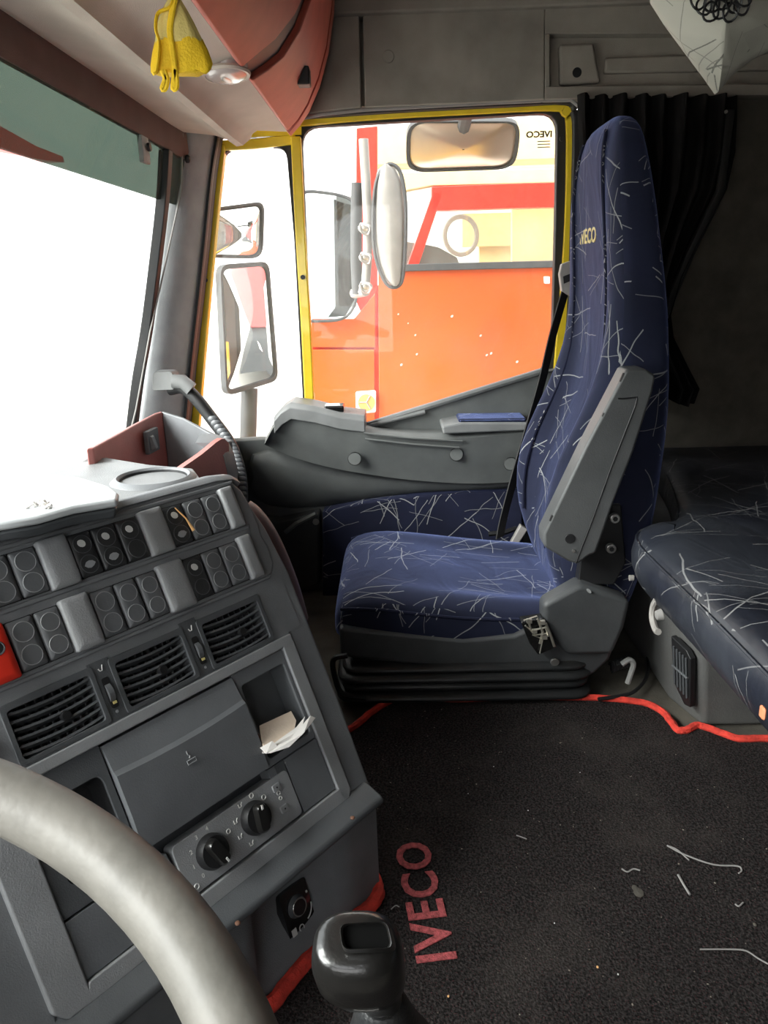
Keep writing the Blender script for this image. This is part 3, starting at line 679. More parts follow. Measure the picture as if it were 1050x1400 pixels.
# vent band
mb = MB(); mb.cbox(-.52, .030, .2895, .305, -.04, 0); mb.cbox(-.52, .004, .2215, .2235, -.04, 0)
for a, b in [(-.52, -.376), (-.271, -.2515), (-.148, -.128), (-.0225, .028)]: mb.cbox(a, b, .2235, .2895, -.04, 0)
mb.build('vent_surround', 'face', DB, smooth=False)
cplate([(-.2755, .2225), (-.2495, .2225), (-.2495, .2925), (-.2755, .2925)], .0, .0012, 'wheel_plate', 'dark')
cplate([(-.1510, .2225), (-.1265, .2225), (-.1265, .2945), (-.1510, .2945)], .0, .0012, 'wheel_plate', 'dark')
for vi, (a, b) in enumerate([(-.376, -.271), (-.2515, -.148), (-.128, -.0225)]):
    V = thing('x', None, None); bpy.data.objects.remove(V)
    oL = [Vector((a, .2235, 0)), Vector((b, .2235, 0)), Vector((b, .2895, 0)), Vector((a, .2895, 0))]
    iL = [Vector((a+.006, .2285, 0)), Vector((b-.006, .2285, 0)), Vector((b-.006, .2815, 0)), Vector((a+.006, .2815, 0))]
    oL = rounded(oL, .004, 3); iL = rounded(iL, .005, 3)
    mb = MB(); mb.ring([cw(p.x, p.y, -.01) for p in oL], [cw(p.x, p.y, -.01) for p in iL], CN*.013)
    V = mb.build('air_vent', 'dark', DB, bevel=.0015)
    mb = MB(); mb.cbox(a, b, .2235, .2895, -.045, -.040); mb.build('duct', 'black', V)
    nsl = 6
    for k in range(nsl):
        t = .2330+(.2775-.2330)*k/(nsl-1)
        sagg = .004*(1 if vi else 0)
        L = [];R_ = []
        mb = MB(); rings = []
        for i in range(7):
            s_ = a+.006+(b-a-.012)*i/6; bow = -.0035*(1-((i-3)/3)**2)
            rings.append([cw(s_, t+bow+.0022, -.0005+.0), cw(s_, t+bow-.0004, .0005), cw(s_, t+bow-.005, -.013), cw(s_, t+bow-.0035, -.013)])
        mb.loft(rings); mb.build('slat', 'dark', V)
    for k in range(9):
        s_ = a+.013+(b-a-.026)*k/8
        mb = MB(); mb.prism([cw(s_-.0008, .2285, -.016), cw(s_+.0008, .2285, -.016), cw(s_+.0008, .2815, -.016), cw(s_-.0008, .2815, -.016)], [cw(s_+.0015, .2285, -.036), cw(s_+.0031, .2285, -.036), cw(s_+.0031, .2815, -.036), cw(s_+.0015, .2815, -.036)])
        mb.build('vane', 'switch', V)
    mb = MB(); mb.disc(cw((a+b)/2+.008, .252, -.002), CN, .006, .006, 14, .005); mb.build('vent_knob', 'black', V)
for a in (-.3960, -.2617, -.1373):
    S_ = cplate([(a-.0045, .236), (a+.0045, .236), (a+.0045, .272), (a-.0045, .272)], -.01, .0022, 'thumbwheel_slot', 'black', r=.003)
    mb = MB(); rings = []
    for i in range(9):
        an = -1.1+2.2*i/8
        rings.append([cw(a+s2, .254+.014*sin(an), -.008+.0145*cos(an)) for s2 in (-.0032, .0032)]+[cw(a+s2, .254+.009*sin(an), -.008+.009*cos(an)) for s2 in (.0032, -.0032)])
    mb.loft(rings); mb.build('thumbwheel', 'switch', S_)
    MB().cbox(a-.0015, a+.003, .2405, .2435, .002, .0034).build('white_mark', 'screen', S_)
    MB().tube([cw(a-.003, .2835, .0015), cw(a-.0015, .2805, .0015), cw(a+.001, .2805, .0015), cw(a+.002, .284, .0015), cw(a+.003, .2865, .0015)], .0007, 5).build('symbol', 'white', S_)
    MB().disc(cw(a, .2315, .001), CN, .0017, .0008, 10).build('symbol', 'greyprint', S_)

# upper fascia with the two rows of switches
fas = [(-.52, .3035), (.0, .3035), (.016, .3065), (.024, .318), (.0265, .34), (.022, .362), (.024, .38), (.024, .40), (.018, .43), (.006, .448), (-.01, .453), (-.52, .453)]
cplate(fas, -.04, .002, 'switch_fascia', 'face', bevel=.006, segs=3)
for t0, t1 in ((.376, .3815), (.441, .4465)):
    cplate([(-.52, t0), (.004, t0), (.006, t1), (-.52, t1)], .0, .0045, 'rail', 'face', bevel=.002)
cplate([(-.52, .302), (.006, .302), (.01, .3065), (-.52, .3065)], .0, .0035, 'rail', 'face', bevel=.0015)
def wedge(s0, s1, t0, t1, name, m, o_top, bulge=.0025, r=.003, parent=DB):
    """slightly domed switch cap with rounded corners"""
    L = rounded([Vector((s0, t0, 0)), Vector((s1, t0, 0)), Vector((s1, t1, 0)), Vector((s0, t1, 0))], r, 3)
    c = Vector(((s0+s1)/2, (t0+t1)/2, 0)); rings = []
    for sc_, o_ in ((1, .001), (1, o_top), (.9, o_top+bulge*.7), (.5, o_top+bulge)):
        rings.append([cw(c.x+(p.x-c.x)*sc_, c.y+(p.y-c.y)*(sc_*.5+.5 if sc_ < 1 else 1), o_) for p in L])
    return MB().loft(rings).build(name, m, parent, angle=50)
def switch(s0, s1, t0, t1, m='switch', marks=(0, 0)):
    cplate([(s0, t0), (s1, t0), (s1, t1), (s0, t1)], .001, .0028, 'switch_gap', 'black')
    S_ = wedge(s0+.0008, s1-.0008, t0+.0008, t1-.0008, 'rocker_switch', m, .0045)
    w = (s1-s0)*.36; c = (s0+s1)/2
    for k, tc_ in enumerate((t1-(t1-t0)*.27, t0+(t1-t0)*.27)):
        mk = marks[k]
        if True:
            q = [cw(c+w*cos(a_*pi/10), tc_+w*.98*sin(a_*pi/10), .0068) for a_ in range(20)]
            mb = MB(); mb.disc(cw(c, tc_, .0045), CN, w, .0028, 20, w*.96); mb.build('lens_disc', 'switchk' if m == 'switchk' else 'switch', S_)
            MB().tube(q, .0007, 5, closed=True).build('lens_rim', 'light' if m == 'switch' else 'dark', S_)
        if mk == 1: MB().disc(cw(c-.001, tc_+.001, .0072), CN, .0042, .0008, 12, squash=1.2).build('white_lens', 'white', S_)
        if mk == 2:
            cplate([(c-.007, tc_-.001), (c-.004, tc_+.003), (c, tc_+.004), (c+.004, tc_+.003), (c+.007, tc_), (c+.004, tc_-.003), (c, tc_-.005), (c-.004, tc_-.004)], .0072, .0080, 'symbol', 'greyprint', S_)
    return S_
def blank(s0, s1, t0, t1):
    return wedge(s0, s1, t0-.002, t1+.003, 'blank_cover', 'light', .0095, .0025, .0035)
row1 = [(-.377, -.346, 'b'), (-.346, -.3145, 0), (-.3135, -.2830, 0), (-.2820, -.2475, 'b'), (-.2460, -.2165, (1, 2)), (-.2160, -.1845, (1, 2)), (-.1840, -.1530, (1, 0)), (-.1520, -.1190, 'b'), (-.1180, -.0865, (1, 2)), (-.0855, -.0560, 0), (-.0555, -.0270, 0), (-.0262, -.0040, 'b')]
row2 = [(-.375, -.345, 'r'), (-.3420, -.3120, 0), (-.3110, -.2830, 0), (-.2820, -.2480, 'b'), (-.2460, -.2150, 0), (-.2140, -.1850, 0), (-.1840, -.1565, 0), (-.1555, -.1185, 'b'), (-.1170, -.0880, (1, 0)), (-.0870, -.0575, 0), (-.0570, -.0270, 0), (-.0262, -.0050, 'b')]
for row, t0, t1 in ((row1, .3840, .4365), (row2, .3110, .3670)):
    for a, b, k in row:
        if k == 'b': blank(a, b, t0, t1)
        elif k == 'r':
            S_ = wedge(a, b, t0-.002, t1+.002, 'hazard_switch', 'red', .010); lab(S_, 'red switch cap')
            MB().disc(cw((a+b)/2+.001, (t0+t1)/2+.006, .0118), CN, .006, .0015, 16).build('socket_hole', 'black', S_)
            q = [cw((a+b)/2+.001+.0065*cos(i*pi/9), (t0+t1)/2+.006+.0065*sin(i*pi/9), .0125) for i in range(18)]
            MB().tube(q, .0013, 5, closed=True).build('hole_rim', 'dark', S_)
        elif k == 0: switch(a, b, t0, t1)
        else: switch(a, b, t0, t1, 'switchk', k)
tag(MB().tube([cw(-.1015, .4315, .012), cw(-.092, .415, .012), cw(-.087, .397, .011)], [.0008, .0011, .0022], 6).build('splinter', 'wood', None), 'orange wooden splinter stuck between two switches', 'splinter')

# inside the border
# left cubby
mb = MB(); c0 = (-.3905, .0015, -.294, .2075)
ol = [Vector((-.3905, .066, 0)), Vector((-.2945, .066, 0)), Vector((-.2945, .2075, 0)), Vector((-.3905, .2075, 0))]
il = [Vector((-.372, .090, 0)), Vector((-.303, .090, 0)), Vector((-.303, .178, 0)), Vector((-.372, .178, 0))]
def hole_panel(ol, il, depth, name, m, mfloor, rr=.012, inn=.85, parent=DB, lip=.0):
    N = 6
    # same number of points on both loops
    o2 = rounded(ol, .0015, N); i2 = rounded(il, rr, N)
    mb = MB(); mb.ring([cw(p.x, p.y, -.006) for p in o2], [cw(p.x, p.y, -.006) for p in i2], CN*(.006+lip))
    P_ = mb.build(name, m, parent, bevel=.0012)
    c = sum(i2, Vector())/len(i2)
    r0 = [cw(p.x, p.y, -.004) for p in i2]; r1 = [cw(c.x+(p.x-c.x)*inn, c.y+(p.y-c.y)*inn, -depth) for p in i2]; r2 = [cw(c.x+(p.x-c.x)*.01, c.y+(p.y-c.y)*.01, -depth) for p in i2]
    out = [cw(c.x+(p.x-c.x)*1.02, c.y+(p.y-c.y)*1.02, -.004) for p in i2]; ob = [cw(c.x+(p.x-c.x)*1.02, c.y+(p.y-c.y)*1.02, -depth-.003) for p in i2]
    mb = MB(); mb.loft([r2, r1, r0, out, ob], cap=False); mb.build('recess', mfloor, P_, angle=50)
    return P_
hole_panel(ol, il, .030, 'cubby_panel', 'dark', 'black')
cplate([(-.3905, .0025), (-.262, .0025), (-.268, .064), (-.3905, .064)], -.02, .0, 'blank_panel', 'lid', bevel=.001)
# ashtray lid: two planes with a curved crease
mb = MB(); A0, A1, B0, B1 = -.2925, -.1075, .0815, .2045
rows = [(B1, .001), (.188, .004), (.1745, .0065), (.169, .010), (.12, .0095), (B0, .006)]
rings = []
for i in range(13):
    s_ = A0+(A1-A0)*i/12; u = (i-6)/6
    r = []
    for t, o_ in rows:
        tt = t+(.004*(1-u*u)*-1 if .16 < t < .19 else 0)
        r.append(cw(s_, tt, o_))
    r += [cw(s_, B0, -.02), cw(s_, B1, -.02)]
    rings.append(r)
mb.loft(rings); LID = mb.build('ashtray_lid', 'lid', DB, angle=20)
MB().tube([cw(-.2065, .1545, .0105), cw(-.2065, .1500, .0105), cw(-.2040, .1480, .0105), cw(-.2060, .1455, .0105)], .0007, 5).build('symbol', 'greyprint', LID)
q = [(-.2105, .139), (-.1985, .139), (-.1985, .1435), (-.2105, .1435)]
MB().tube([cw(a, b, .0105) for a, b in q], .0007, 5, closed=True).build('symbol', 'greyprint', LID)
# pocket
ol = [Vector((-.1070, .0785, 0)), Vector((-.0175, .0785, 0)), Vector((-.0175, .2070, 0)), Vector((-.1070, .2070, 0))]
il = [Vector((-.0985, .088, 0)), Vector((-.0225, .088, 0)), Vector((-.0225, .189, 0)), Vector((-.0985, .189, 0))]
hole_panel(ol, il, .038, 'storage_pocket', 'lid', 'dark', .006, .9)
cplate([(-.1070, .0655), (-.0815, .0655), (-.0815, .0775), (-.1070, .0775)], -.02, .0, 'filler_panel', 'lid')
cplate([(-.0785, .0028), (-.0175, .0028), (-.0175, .0770), (-.0785, .0770)], -.02, .0, 'blank_panel', 'lid', bevel=.001)
# heater panel
HP = cplate([(-.2620, .0045), (-.0810, .0045), (-.0810, .0660), (-.2620, .0660)], -.02, .0016, 'heater_panel', 'light', r=.008, bevel=.001)
cplate([(-.0955, .0045), (-.0805, .0045), (-.0805, .078), (-.0955, .078)], -.02, .0006, 'panel_gap', 'dark')
def knob(s_, t_, tilt):
    def kw(a, b, o_): 
        return cw(s_+a*cos(tilt)-b*sin(tilt), t_+a*sin(tilt)+b*cos(tilt), o_)
    mb = MB(); rings = []
    for r, o_ in ((.0205, .0016), (.0205, .006), (.0185, .011), (.0178, .013), (.001, .013)): rings.append([cw(s_+r*cos(2*pi*k/28), t_+r*sin(2*pi*k/28), o_) for k in range(28)])
    K = mb.loft(rings).build('rotary_knob', 'black', HP)
    # grip bar
    L = rounded([Vector((-.0175, -.0075, 0)), Vector((.0175, -.0075, 0)), Vector((.0175, .0075, 0)), Vector((-.0175, .0075, 0))], .0065, 4)
    rings = []
    for sc_, o_ in ((1.0, .012), (1.0, .019), (.85, .0225), (.02, .0225)): rings.append([kw(p.x*sc_, p.y*sc_, o_) for p in L])
    MB().loft(rings).build('grip', 'knob', K, angle=50)
    MB().prism([kw(.010, -.0012, .0222), kw(.0155, -.0012, .0222), kw(.0155, .0012, .0222), kw(.010, .0012, .0222)], [kw(.010, -.0012, .0235), kw(.0155, -.0012, .0235), kw(.0155, .0012, .0235), kw(.010, .0012, .0235)]).build('pointer', 'white', K)
knob(-.2185, .0355, radians(-70)); knob(-.1500, .0375, radians(80))
for i, ch in enumerate('01234'):
    an = radians(222-36*i); a = -.2185+.0262*cos(an); b = .0355+.0262*sin(an)
    text(ch, 'numeral', .0072, cw(a-.002, b-.0025, .0018), CD, CU, 'white', HP, .0003, .01)
def sym(a, b, r=.0032, kind_=0):
    if kind_ == 0: MB().tube([cw(a-r, b+r*.6, .002), cw(a-r, b-r*.8, .002), cw(a+r*.3, b-r*.8, .002), cw(a+r*.3, b, .002), cw(a+r, b+r*.7, .002)], .0006, 5).build('symbol', 'white', HP)
    else: MB().tube([cw(a+r*cos(k*pi/5), b+r*sin(k*pi/5), .002) for k in range(10)], .0006, 5, closed=True).build('symbol', 'white', HP)
for i in range(6):
    an = radians(235-40*i); sym(-.150+.0275*cos(an), .0365+.0275*sin(an), .003, 0 if i < 4 else 1)
sym(-.189, .043, .0026, 1); sym(-.250, .012, .003, 1); sym(-.1052, .0455, .0025, 1); sym(-.1052, .0385, .0022, 1)
for b in (.0535, .0245):
    S_ = cplate([(-.1120, b-.0045), (-.1000, b-.0045), (-.1000, b+.0045), (-.1120, b+.0045)], .001, .0042, 'push_button', 'light', HP, r=.002, bevel=.0008)
    MB().disc(cw(-.106, b, .0040), CN, .0011, .0008, 8).build('led', 'black', S_)
cplate([(-.0795, .0720), (-.0775, .0720), (-.0775, .0735), (-.0795, .0735)], .0, .001, 'rivet', 'light')

# --- dash top
zt = .598
def dz(px, py, z=zt): return PZ(px, py, z)
topf = cw(-.52, .452, 0); topr = cw(.015, .452, 0)
topf = cw(-.52, .452, -.02); topr = cw(.018, .452, -.02)
top = [topf, topr, PZ(276, 656, zt), PZ(264, 640, zt), PZ(205, 635, zt), PZ(150, 626, zt), PZ(90, 622, zt), PZ(-20, 612, zt), Vector((1.0, .62, 0)), Vector((.66, .62, 0))]
top = [Vector((p.x, p.y, zt)) for p in top]
mb = MB(); mb.prism([Vector((p.x, p.y, .575)) for p in top], top); mb.build('dash_top', 'dash', DB, bevel=.003)
# rounded brow between face and top
mb = MB(); rings = []
for s_ in (-.52, -.3, -.02, .010, .022):
    k = 0 if s_ < 0 else (.012 if s_ > .015 else .004)
    rings.append([sh(s_, h, z-k) for h, z in [(fh(.452)+.0, fz(.45)), (fh(.452)-.003, .609), (fh(.452)+.004, .614), (fh(.452)+.018, .613), (fh(.452)+.035, .603), (fh(.452)+.05, .597), (fh(.452)+.05, .58), (fh(.452)+.02, .58)]])
mb.loft(rings); mb.build('brow', 'face', DB, angle=60)
# cup holder
cc = PZ(210, 654, .600); mb = MB(); rings = []
for r, z in ((.066, .590), (.060, .5985), (.054, .603), (.051, .6045), (.0475, .602), (.046, .594), (.045, .580), (.044, .5765), (.001, .5765)):
    rings.append([Vector((cc.x+r*cos(2*pi*k/36)*1.0, cc.y+r*sin(2*pi*k/36), z)) for k in range(36)])
CUP = mb.loft(rings).build('cup_holder', 'face', DB, angle=60)
mb = MB(); rings = []
for r, z in ((.0472, .6010), (.0462, .594), (.0452, .582), (.0440, .5772), (.001, .5772)):
    rings.append([Vector((cc.x+(r-.0006)*cos(2*pi*k/36), cc.y+(r-.0006)*sin(2*pi*k/36), z+.0004)) for k in range(36)])
mb.loft(rings, cap=False).build('cup_shade', 'black', CUP, angle=60)  # dark skin paints in the shade of a deeper bowl
# raised hump behind the cup holder
mb = MB(); rings = []
hp = [(80, 652), (110, 622), (132, 617), (160, 628), (190, 645), (200, 655)]
for i, (a, b) in enumerate(hp):
    p = PX(a, b, 1.17+.02*i); rings.append([p+Vector((-.10, .02, -.06)), p+Vector((-.02, 0, -.012)), p, p+Vector((.05, 0, -.02)), p+Vector((.05, 0, -.1)), p+Vector((-.1, 0, -.1))])
mb.loft(rings); mb.build('dash_hump', 'dash', DB, sub=1)
# storage bin of the passenger dash
BX = [PX(128, 612, 1.17), PX(165, 592, 1.33), PX(212, 566, 1.48), PX(222, 563, 1.50), PX(250, 572, 1.48), PX(286, 592, 1.42), PX(312, 604, 1.38), PX(303, 600, 1.33), PX(248, 642, 1.21), PX(222, 668, 1.18)]
fl = .50
inner = [Vector((p.x, p.y, fl)) for p in BX]
def wall(pts, h0, th_, name, m):
    mb = MB(); rings = []
    c = Vector((1.25, .36, 0))
    for p in pts:
        d = Vector((p.x-c.x, p.y-c.y, 0)).normalized()*th_
        rings.append([p, p+d, Vector((p.x+d.x, p.y+d.y, h0)), Vector((p.x, p.y, h0))])
    mb.loft(rings); return mb.build(name, m, DB, bevel=.003)
M['bin'] = mat('red-lit bin plastic', (.36, .13, .115), .5, bump=.2, var=.1)  # red bounce light painted into the bin plastic
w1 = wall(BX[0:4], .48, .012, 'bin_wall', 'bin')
lab(w1, 'far wall of the storage bin, red light painted in')
wall(BX[3:7], .48, .014, 'bin_wall', 'face')
mb = MB(); mb.prism([Vector((p.x, p.y, .49)) for p in BX], [Vector((p.x, p.y, .50)) for p in BX]); mb.build('bin_floor', 'dark', DB)
# curved near wall of bin: red light painted on its inside edge, grey outer shell falling away
rim = [PX(222, 662, 1.18), PX(246, 642, 1.21), PX(276, 621, 1.27), PX(303, 600, 1.33), PX(313, 606, 1.345), PX(321, 622, 1.23), PX(325, 645, 1.23), PX(324, 690, 1.22)]
low_ = [PX(225, 700, 1.18), PX(252, 700, 1.21), PX(280, 700, 1.25), PX(305, 700, 1.31), PX(315, 700, 1.34), PX(322, 705, 1.22), PX(326, 705, 1.23), PX(326, 705, 1.22)]
mb = MB(); rings = []
for p, q in zip(spline(rim[:5], 3), spline(low_[:5], 3)):
    rings.append([p, p+Vector((.01, .01, 0)), q+Vector((.02, .02, 0)), q, (p+q)/2+Vector((-.02, -.004, 0))])
mb.loft(rings); lab(mb.build('bin_outer_wall', 'bin', DB, angle=50), 'near wall of the storage bin, red light painted in')
mb = MB(); sil = [(303, 600), (313, 605), (320, 620), (325, 642), (325, 668), (322, 695), (318, 730)]
rings = []
for a, b in sil:
    p = PX(a, b, 1.35); rings.append([p, p+Vector((.05, .025, 0)), p+Vector((.05, .05, 0)), p+Vector((-.03, .04, 0)), p+Vector((-.03, .012, 0))])
mb.loft(rings); mb.build('bin_shell', 'face', DB, angle=60)
# switch in the bin wall
q = (BX[2]*.93+BX[1]*.07)-Vector((0, 0, .045)); q = PX(212, 602, 1.43)
bd = (BX[2]-BX[1]); bd.z = 0; bd.normalize(); bn = Vector((bd.y, -bd.x, 0))
if bn.dot(CAM-q) < 0: bn = -bn
def bw(a, b, o_): return q+bd*a+Vector((0, 0, b))+bn*o_
S_ = MB().prism([bw(-.028, -.022, -.01), bw(.022, -.022, -.01), bw(.022, .022, -.01), bw(-.028, .022, -.01)], [bw(-.028, -.022, -.001), bw(.022, -.022, -.001), bw(.022, .022, -.001), bw(-.028, .022, -.001)]).build('bin_switch', 'dark', DB, bevel=.002)
MB().prism([bw(-.020, -.015, -.002), bw(-.004, -.015, -.002), bw(-.004, .012, -.002), bw(-.020, .012, -.002)], [bw(-.018, -.013, .008), bw(-.006, -.013, .008), bw(-.006, .010, .002), bw(-.018, .010, .002)]).build('rocker', 'switch', S_, bevel=.001)
# passenger side of the dash going on to the door
mb = MB(); mb.prism([(1.2, .34, 0), (2.08, .46, 0), (2.08, .68, 0), (1.0, .68, 0), (1.0, .5, 0)], [(1.2, .34, .47), (2.08, .44, .47), (2.08, .67, .44), (1.0, .67, .45), (1.0, .5, .48)]); mb.build('passenger_dash', 'doord', DB, bevel=.03, segs=4)
# rounded edge below, its red highlight put into the colour
mb = MB(); mb.tube(spline([PX(a, b, 1.28) for a, b in [(322, 700), (340, 712), (362, 745), (385, 800), (400, 850)]], 4), [.012]*2+[.03]*15, 14); 
o = mb.build('lower_dash_pad', 'lockerg', DB)
# windscreen shelf
mb = MB(); mb.prism([(-.1, .55, .40), (2.05, .55, .40), (2.05, .71, .40), (-.1, .71, .40)], [(-.1, .55, .46), (2.05, .55, .44), (2.05, .70, .43), (-.1, .70, .43)]); mb.build('windscreen_shelf', 'dash', DB)

# --- folder on the dash
oo = [(-60, 668), (20, 655), (70, 648), (110, 652), (150, 664), (162, 673), (160, 682), (100, 692), (50, 706), (0, 714), (-60, 722)]
FL = thing('document_folder', 'pale glossy folder lying on the dashboard in glare', 'folder', PZ(60, 690, .616))
P3 = [PZ(a, b, .638) for a, b in oo]
mb = MB(); mb.prism([p+Vector((0, 0, -.010)) for p in P3], [p for p in P3]); FC = mb.build('cover', 'folder', FL, bevel=.004, segs=3)
c = sum(P3, Vector())/len(P3)
mb = MB(); mb.prism([c+(p-c)*.94+Vector((0, 0, -.0235)) for p in P3], [c+(p-c)*.985+Vector((0, 0, -.0105)) for p in P3]); lab(mb.build('underside', 'folderd', FL, bevel=.004), 'dark padded underside')
mb = MB(); q = PZ(64, 690, .640); 
for k in range(6):
    c = q+Vector((random.uniform(-.006, .006), random.uniform(-.01, .01), 0)); mb.tube([c+Vector((0, 0, -.010)), c+Vector((random.uniform(-.01, .01), random.uniform(-.008, .008), .004)), c+Vector((random.uniform(-.01, .01), random.uniform(-.012, .012), -.002))], .0016, 5)
mb.build('torn_label', 'paper', FL)

# --- papers in the pocket
def sheet(pts, m, label, name='folded_paper', o_=.0, th_=.0012):
    P_ = [cw(a, b, c) for a, b, c in pts]; n = len(P_)
    ctr = sum(P_, Vector())/n
    nrm = (P_[1]-P_[0]).cross(P_[2]-P_[0]).normalized()
    mb = MB(); mb.prism(P_, [p+nrm*th_ for p in P_]); o = mb.build(name, m, None, smooth=False)
    return tag(o, label, 'paper', 'papers in the dashboard pocket')
def cc_(px, py, o_=.0):
    p = on(px, py, CO+CN*o_, CN)-CO; return (p.dot(CD), p.dot(CU), o_)
sheet([cc_(355, 992, -.004), cc_(398, 972, -.006), cc_(405, 985, .0), cc_(400, 1010, .012), cc_(362, 1028, .014), cc_(357, 1010, .004)], 'paper2', 'cream folded slip at the back of the dashboard pocket')
sheet([cc_(362, 1026, .006), cc_(405, 995, .008), cc_(417, 980, .004), cc_(412, 998, .014), cc_(392, 1018, .018), cc_(358, 1029, .016)], 'paper', 'white receipt standing in the middle of the dashboard pocket')
sheet([cc_(358, 1030, .020), cc_(395, 1012, .022), cc_(424, 979, .014), cc_(431, 982, .014), cc_(415, 1003, .026), cc_(395, 1022, .030), cc_(370, 1030, .028)], 'paper', 'white curled receipt at the front of the dashboard pocket')
sheet([cc_(356, 1022, .016), cc_(372, 1013, .018), cc_(380, 1020, .024), cc_(364, 1030, .027)], 'paper', 'small crumpled white slip at the lower corner of the dashboard pocket')
mb = MB(); 
for k in range(5): mb.sphere(cw(*cc_(351+random.uniform(-2, 5), 1008+random.uniform(-7, 7), .002)), .0035, .0035, .003, 8, 5)
tag(mb.build('rusty_scrap', 'rust', None), 'rusty brown scrap beside the papers in the pocket', 'scrap')

# ================================================================== STEERING WHEEL
WC = Vector((.112, .250, .632)); WR = .225; wt = .305
SW = thing('steering_wheel', 'large worn grey steering wheel rim in the near corner', 'steering wheel', WC)
def wp(an, r, o_=0): return WC+Vector((1, 0, 0))*r*cos(an)+Vector((0, cos(wt), sin(wt)))*r*sin(an)+Vector((0, -sin(wt), cos(wt)))*o_
MB().tube([wp(2*pi*k/96, WR) for k in range(96)], .0168, 20, closed=True).build('rim', 'wheel', SW)
for an in (radians(150), radians(210), radians(-30+180+90), radians(95)):
    MB().tube([wp(an, .05, -.05), wp(an, .12, -.035), wp(an, .21, -.002)], [.02, .016, .011], 10, flat=.5).build('spoke', 'dark', SW)
MB().disc(wp(0, 0, -.075), (0, -sin(wt), cos(wt)), .085, .04, 32, .07).build('hub', 'dark', SW, bevel=.01)
MB().tube([wp(0, 0, -.07), wp(0, 0, -.3)+Vector((0, .1, -.1))], .035, 16).build('column', 'dark', SW)

# ================================================================== GEAR LEVER
gc = CAM+ray(490, 1315)*.57
GL = thing('gear_lever', 'black gear lever knob with open switch recess on top', 'gear lever', Vector((gc.x+.03, gc.y-.01, -.01)))
up_ = Vector((-.28, .04, .95)).normalized(); gx = Vector((0, -1, 0)); gx = (gx-up_*gx.dot(up_)).normalized(); gy = up_.cross(gx)
def gp(a, b, c): return gc+gx*a+gy*b+up_*c
mb = MB(); rings = []
SEG = 32
for c, rx, ry, ox, oy in [(.034, .016, .013, -.002, 0), (.033, .0245, .018, -.002, 0), (.030, .0280, .022, -.001, 0), (.023, .0315, .026, 0, 0), (.012, .0335, .029, 0, 0), (-.006, .0335, .029, .001, 0), (-.020, .030, .026, .004, 0), (-.032, .023, .021, .009, .001), (-.045, .0175, .0175, .012, .002), (-.060, .016, .016, .013, .003)]:
    rings.append([gp(ox+rx*math.copysign(abs(cos(2*pi*k/SEG))**.8, cos(2*pi*k/SEG)), oy+ry*math.copysign(abs(sin(2*pi*k/SEG))**.8, sin(2*pi*k/SEG)), c) for k in range(SEG)])
mb.loft(rings); KN = mb.build('knob', 'knob', GL, angle=70)
# recess towards the viewer on the top: dark well with rim
tn = (up_*.86+Vector((-.5, 0, .1))).normalized()
rc = CAM+ray(498, 1281)*.528
def grp(px, py, o_): return on(px, py, rc, tn)+tn*o_
L = rounded([grp(466, 1264, 0), grp(528, 1260, 0), grp(536, 1296, 0), grp(470, 1298, 0)], .005, 4)
cen = sum(L, Vector())/len(L)
rings = [[cen+(p-cen)*1.16-tn*.020 for p in L], [cen+(p-cen)*1.10-tn*.004 for p in L], [cen+(p-cen)*1.04+tn*.0015 for p in L], [cen+(p-cen)*.98+tn*.0008 for p in L], [cen+(p-cen)*.94-tn*.003 for p in L]]
MB().loft(rings, cap=False).build('recess_rim', 'knob', KN, angle=70)
MB().prism([cen+(p-cen)*.95-tn*.012 for p in L], [cen+(p-cen)*.95-tn*.0035 for p in L]).build('recess_floor', 'void', KN)
MB().tube([gp(.012, .002, -.055), gp(.016, .006, -.12), Vector((gc.x+.06, gc.y-.02, .0))], [.0165, .012, .010], 16).build('stick', 'gloss', GL)
mb = MB(); mb.loft([[gp(.012+r*cos(2*pi*k/20), .002+r*sin(2*pi*k/20), c) for k in range(20)] for r, c in ((.017, -.056), (.024, -.085), (.03, -.12), (.045, -.17), (.07, -.25))]); mb.build('gaiter', 'bellow', GL, sub=1)
q = gc+gx*-.006-up_*.062+gy*-.012+Vector((-.012, 0, 0))
MB().prism([q, q+gx*.02, q+gx*.024-up_*.03, q-gx*.008-up_*.03], [v+Vector((-.004, 0, 0)) for v in (q, q+gx*.02, q+gx*.024-up_*.03, q-gx*.008-up_*.03)]).build('torn_sleeve', 'rope', GL)

# ================================================================== PASSENGER SEAT
ST = thing('passenger_seat', 'navy cloth passenger seat with grey plastic base and folded armrest', 'seat', (1.69, -.2, -.012))
CX = 1.70
def sm_(a, b, x): t = min(1, max(0, (x-a)/(b-a))); return t*t*(3-2*t)
def ring_h(z, yf, bol, yb, hw, n=44, e=.5, sw=.0):
    ym = (yf+yb)/2; r = []
    for k in range(n):
        a = 2*pi*k/n; u, v = cos(a), sin(a)
        x = hw*math.copysign(abs(u)**e, u)
        if v >= 0: y = ym+((yf+bol*sm_(.45, .78, abs(x)/hw))-ym)*abs(v)**.5
        else: y = ym-(ym-yb)*abs(v)**.5
        r.append(Vector((CX+x, y, z+sw*(abs(x)/hw))))
    return r
bk = [(.10, -.38, 0, -.47, .17), (.14, -.36, 0, -.49, .20), (.20, -.35, .015, -.51, .222), (.30, -.345, .055, -.53, .236), (.40, -.36, .08, -.54, .240), (.50, -.385, .08, -.545, .240), (.60, -.42, .06, -.548, .235), (.70, -.435, .035, -.54, .228), (.80, -.43, .02, -.53, .224), (.88, -.424, .018, -.515, .218), (.95, -.418, .016, -.503, .210), (1.02, -.41, .01, -.492, .196), (1.08, -.405, -.004, -.483, .168), (1.12, -.412, -.004, -.475, .145), (1.142, -.425, 0, -.462, .11), (1.148, -.438, 0, -.450, .06)]
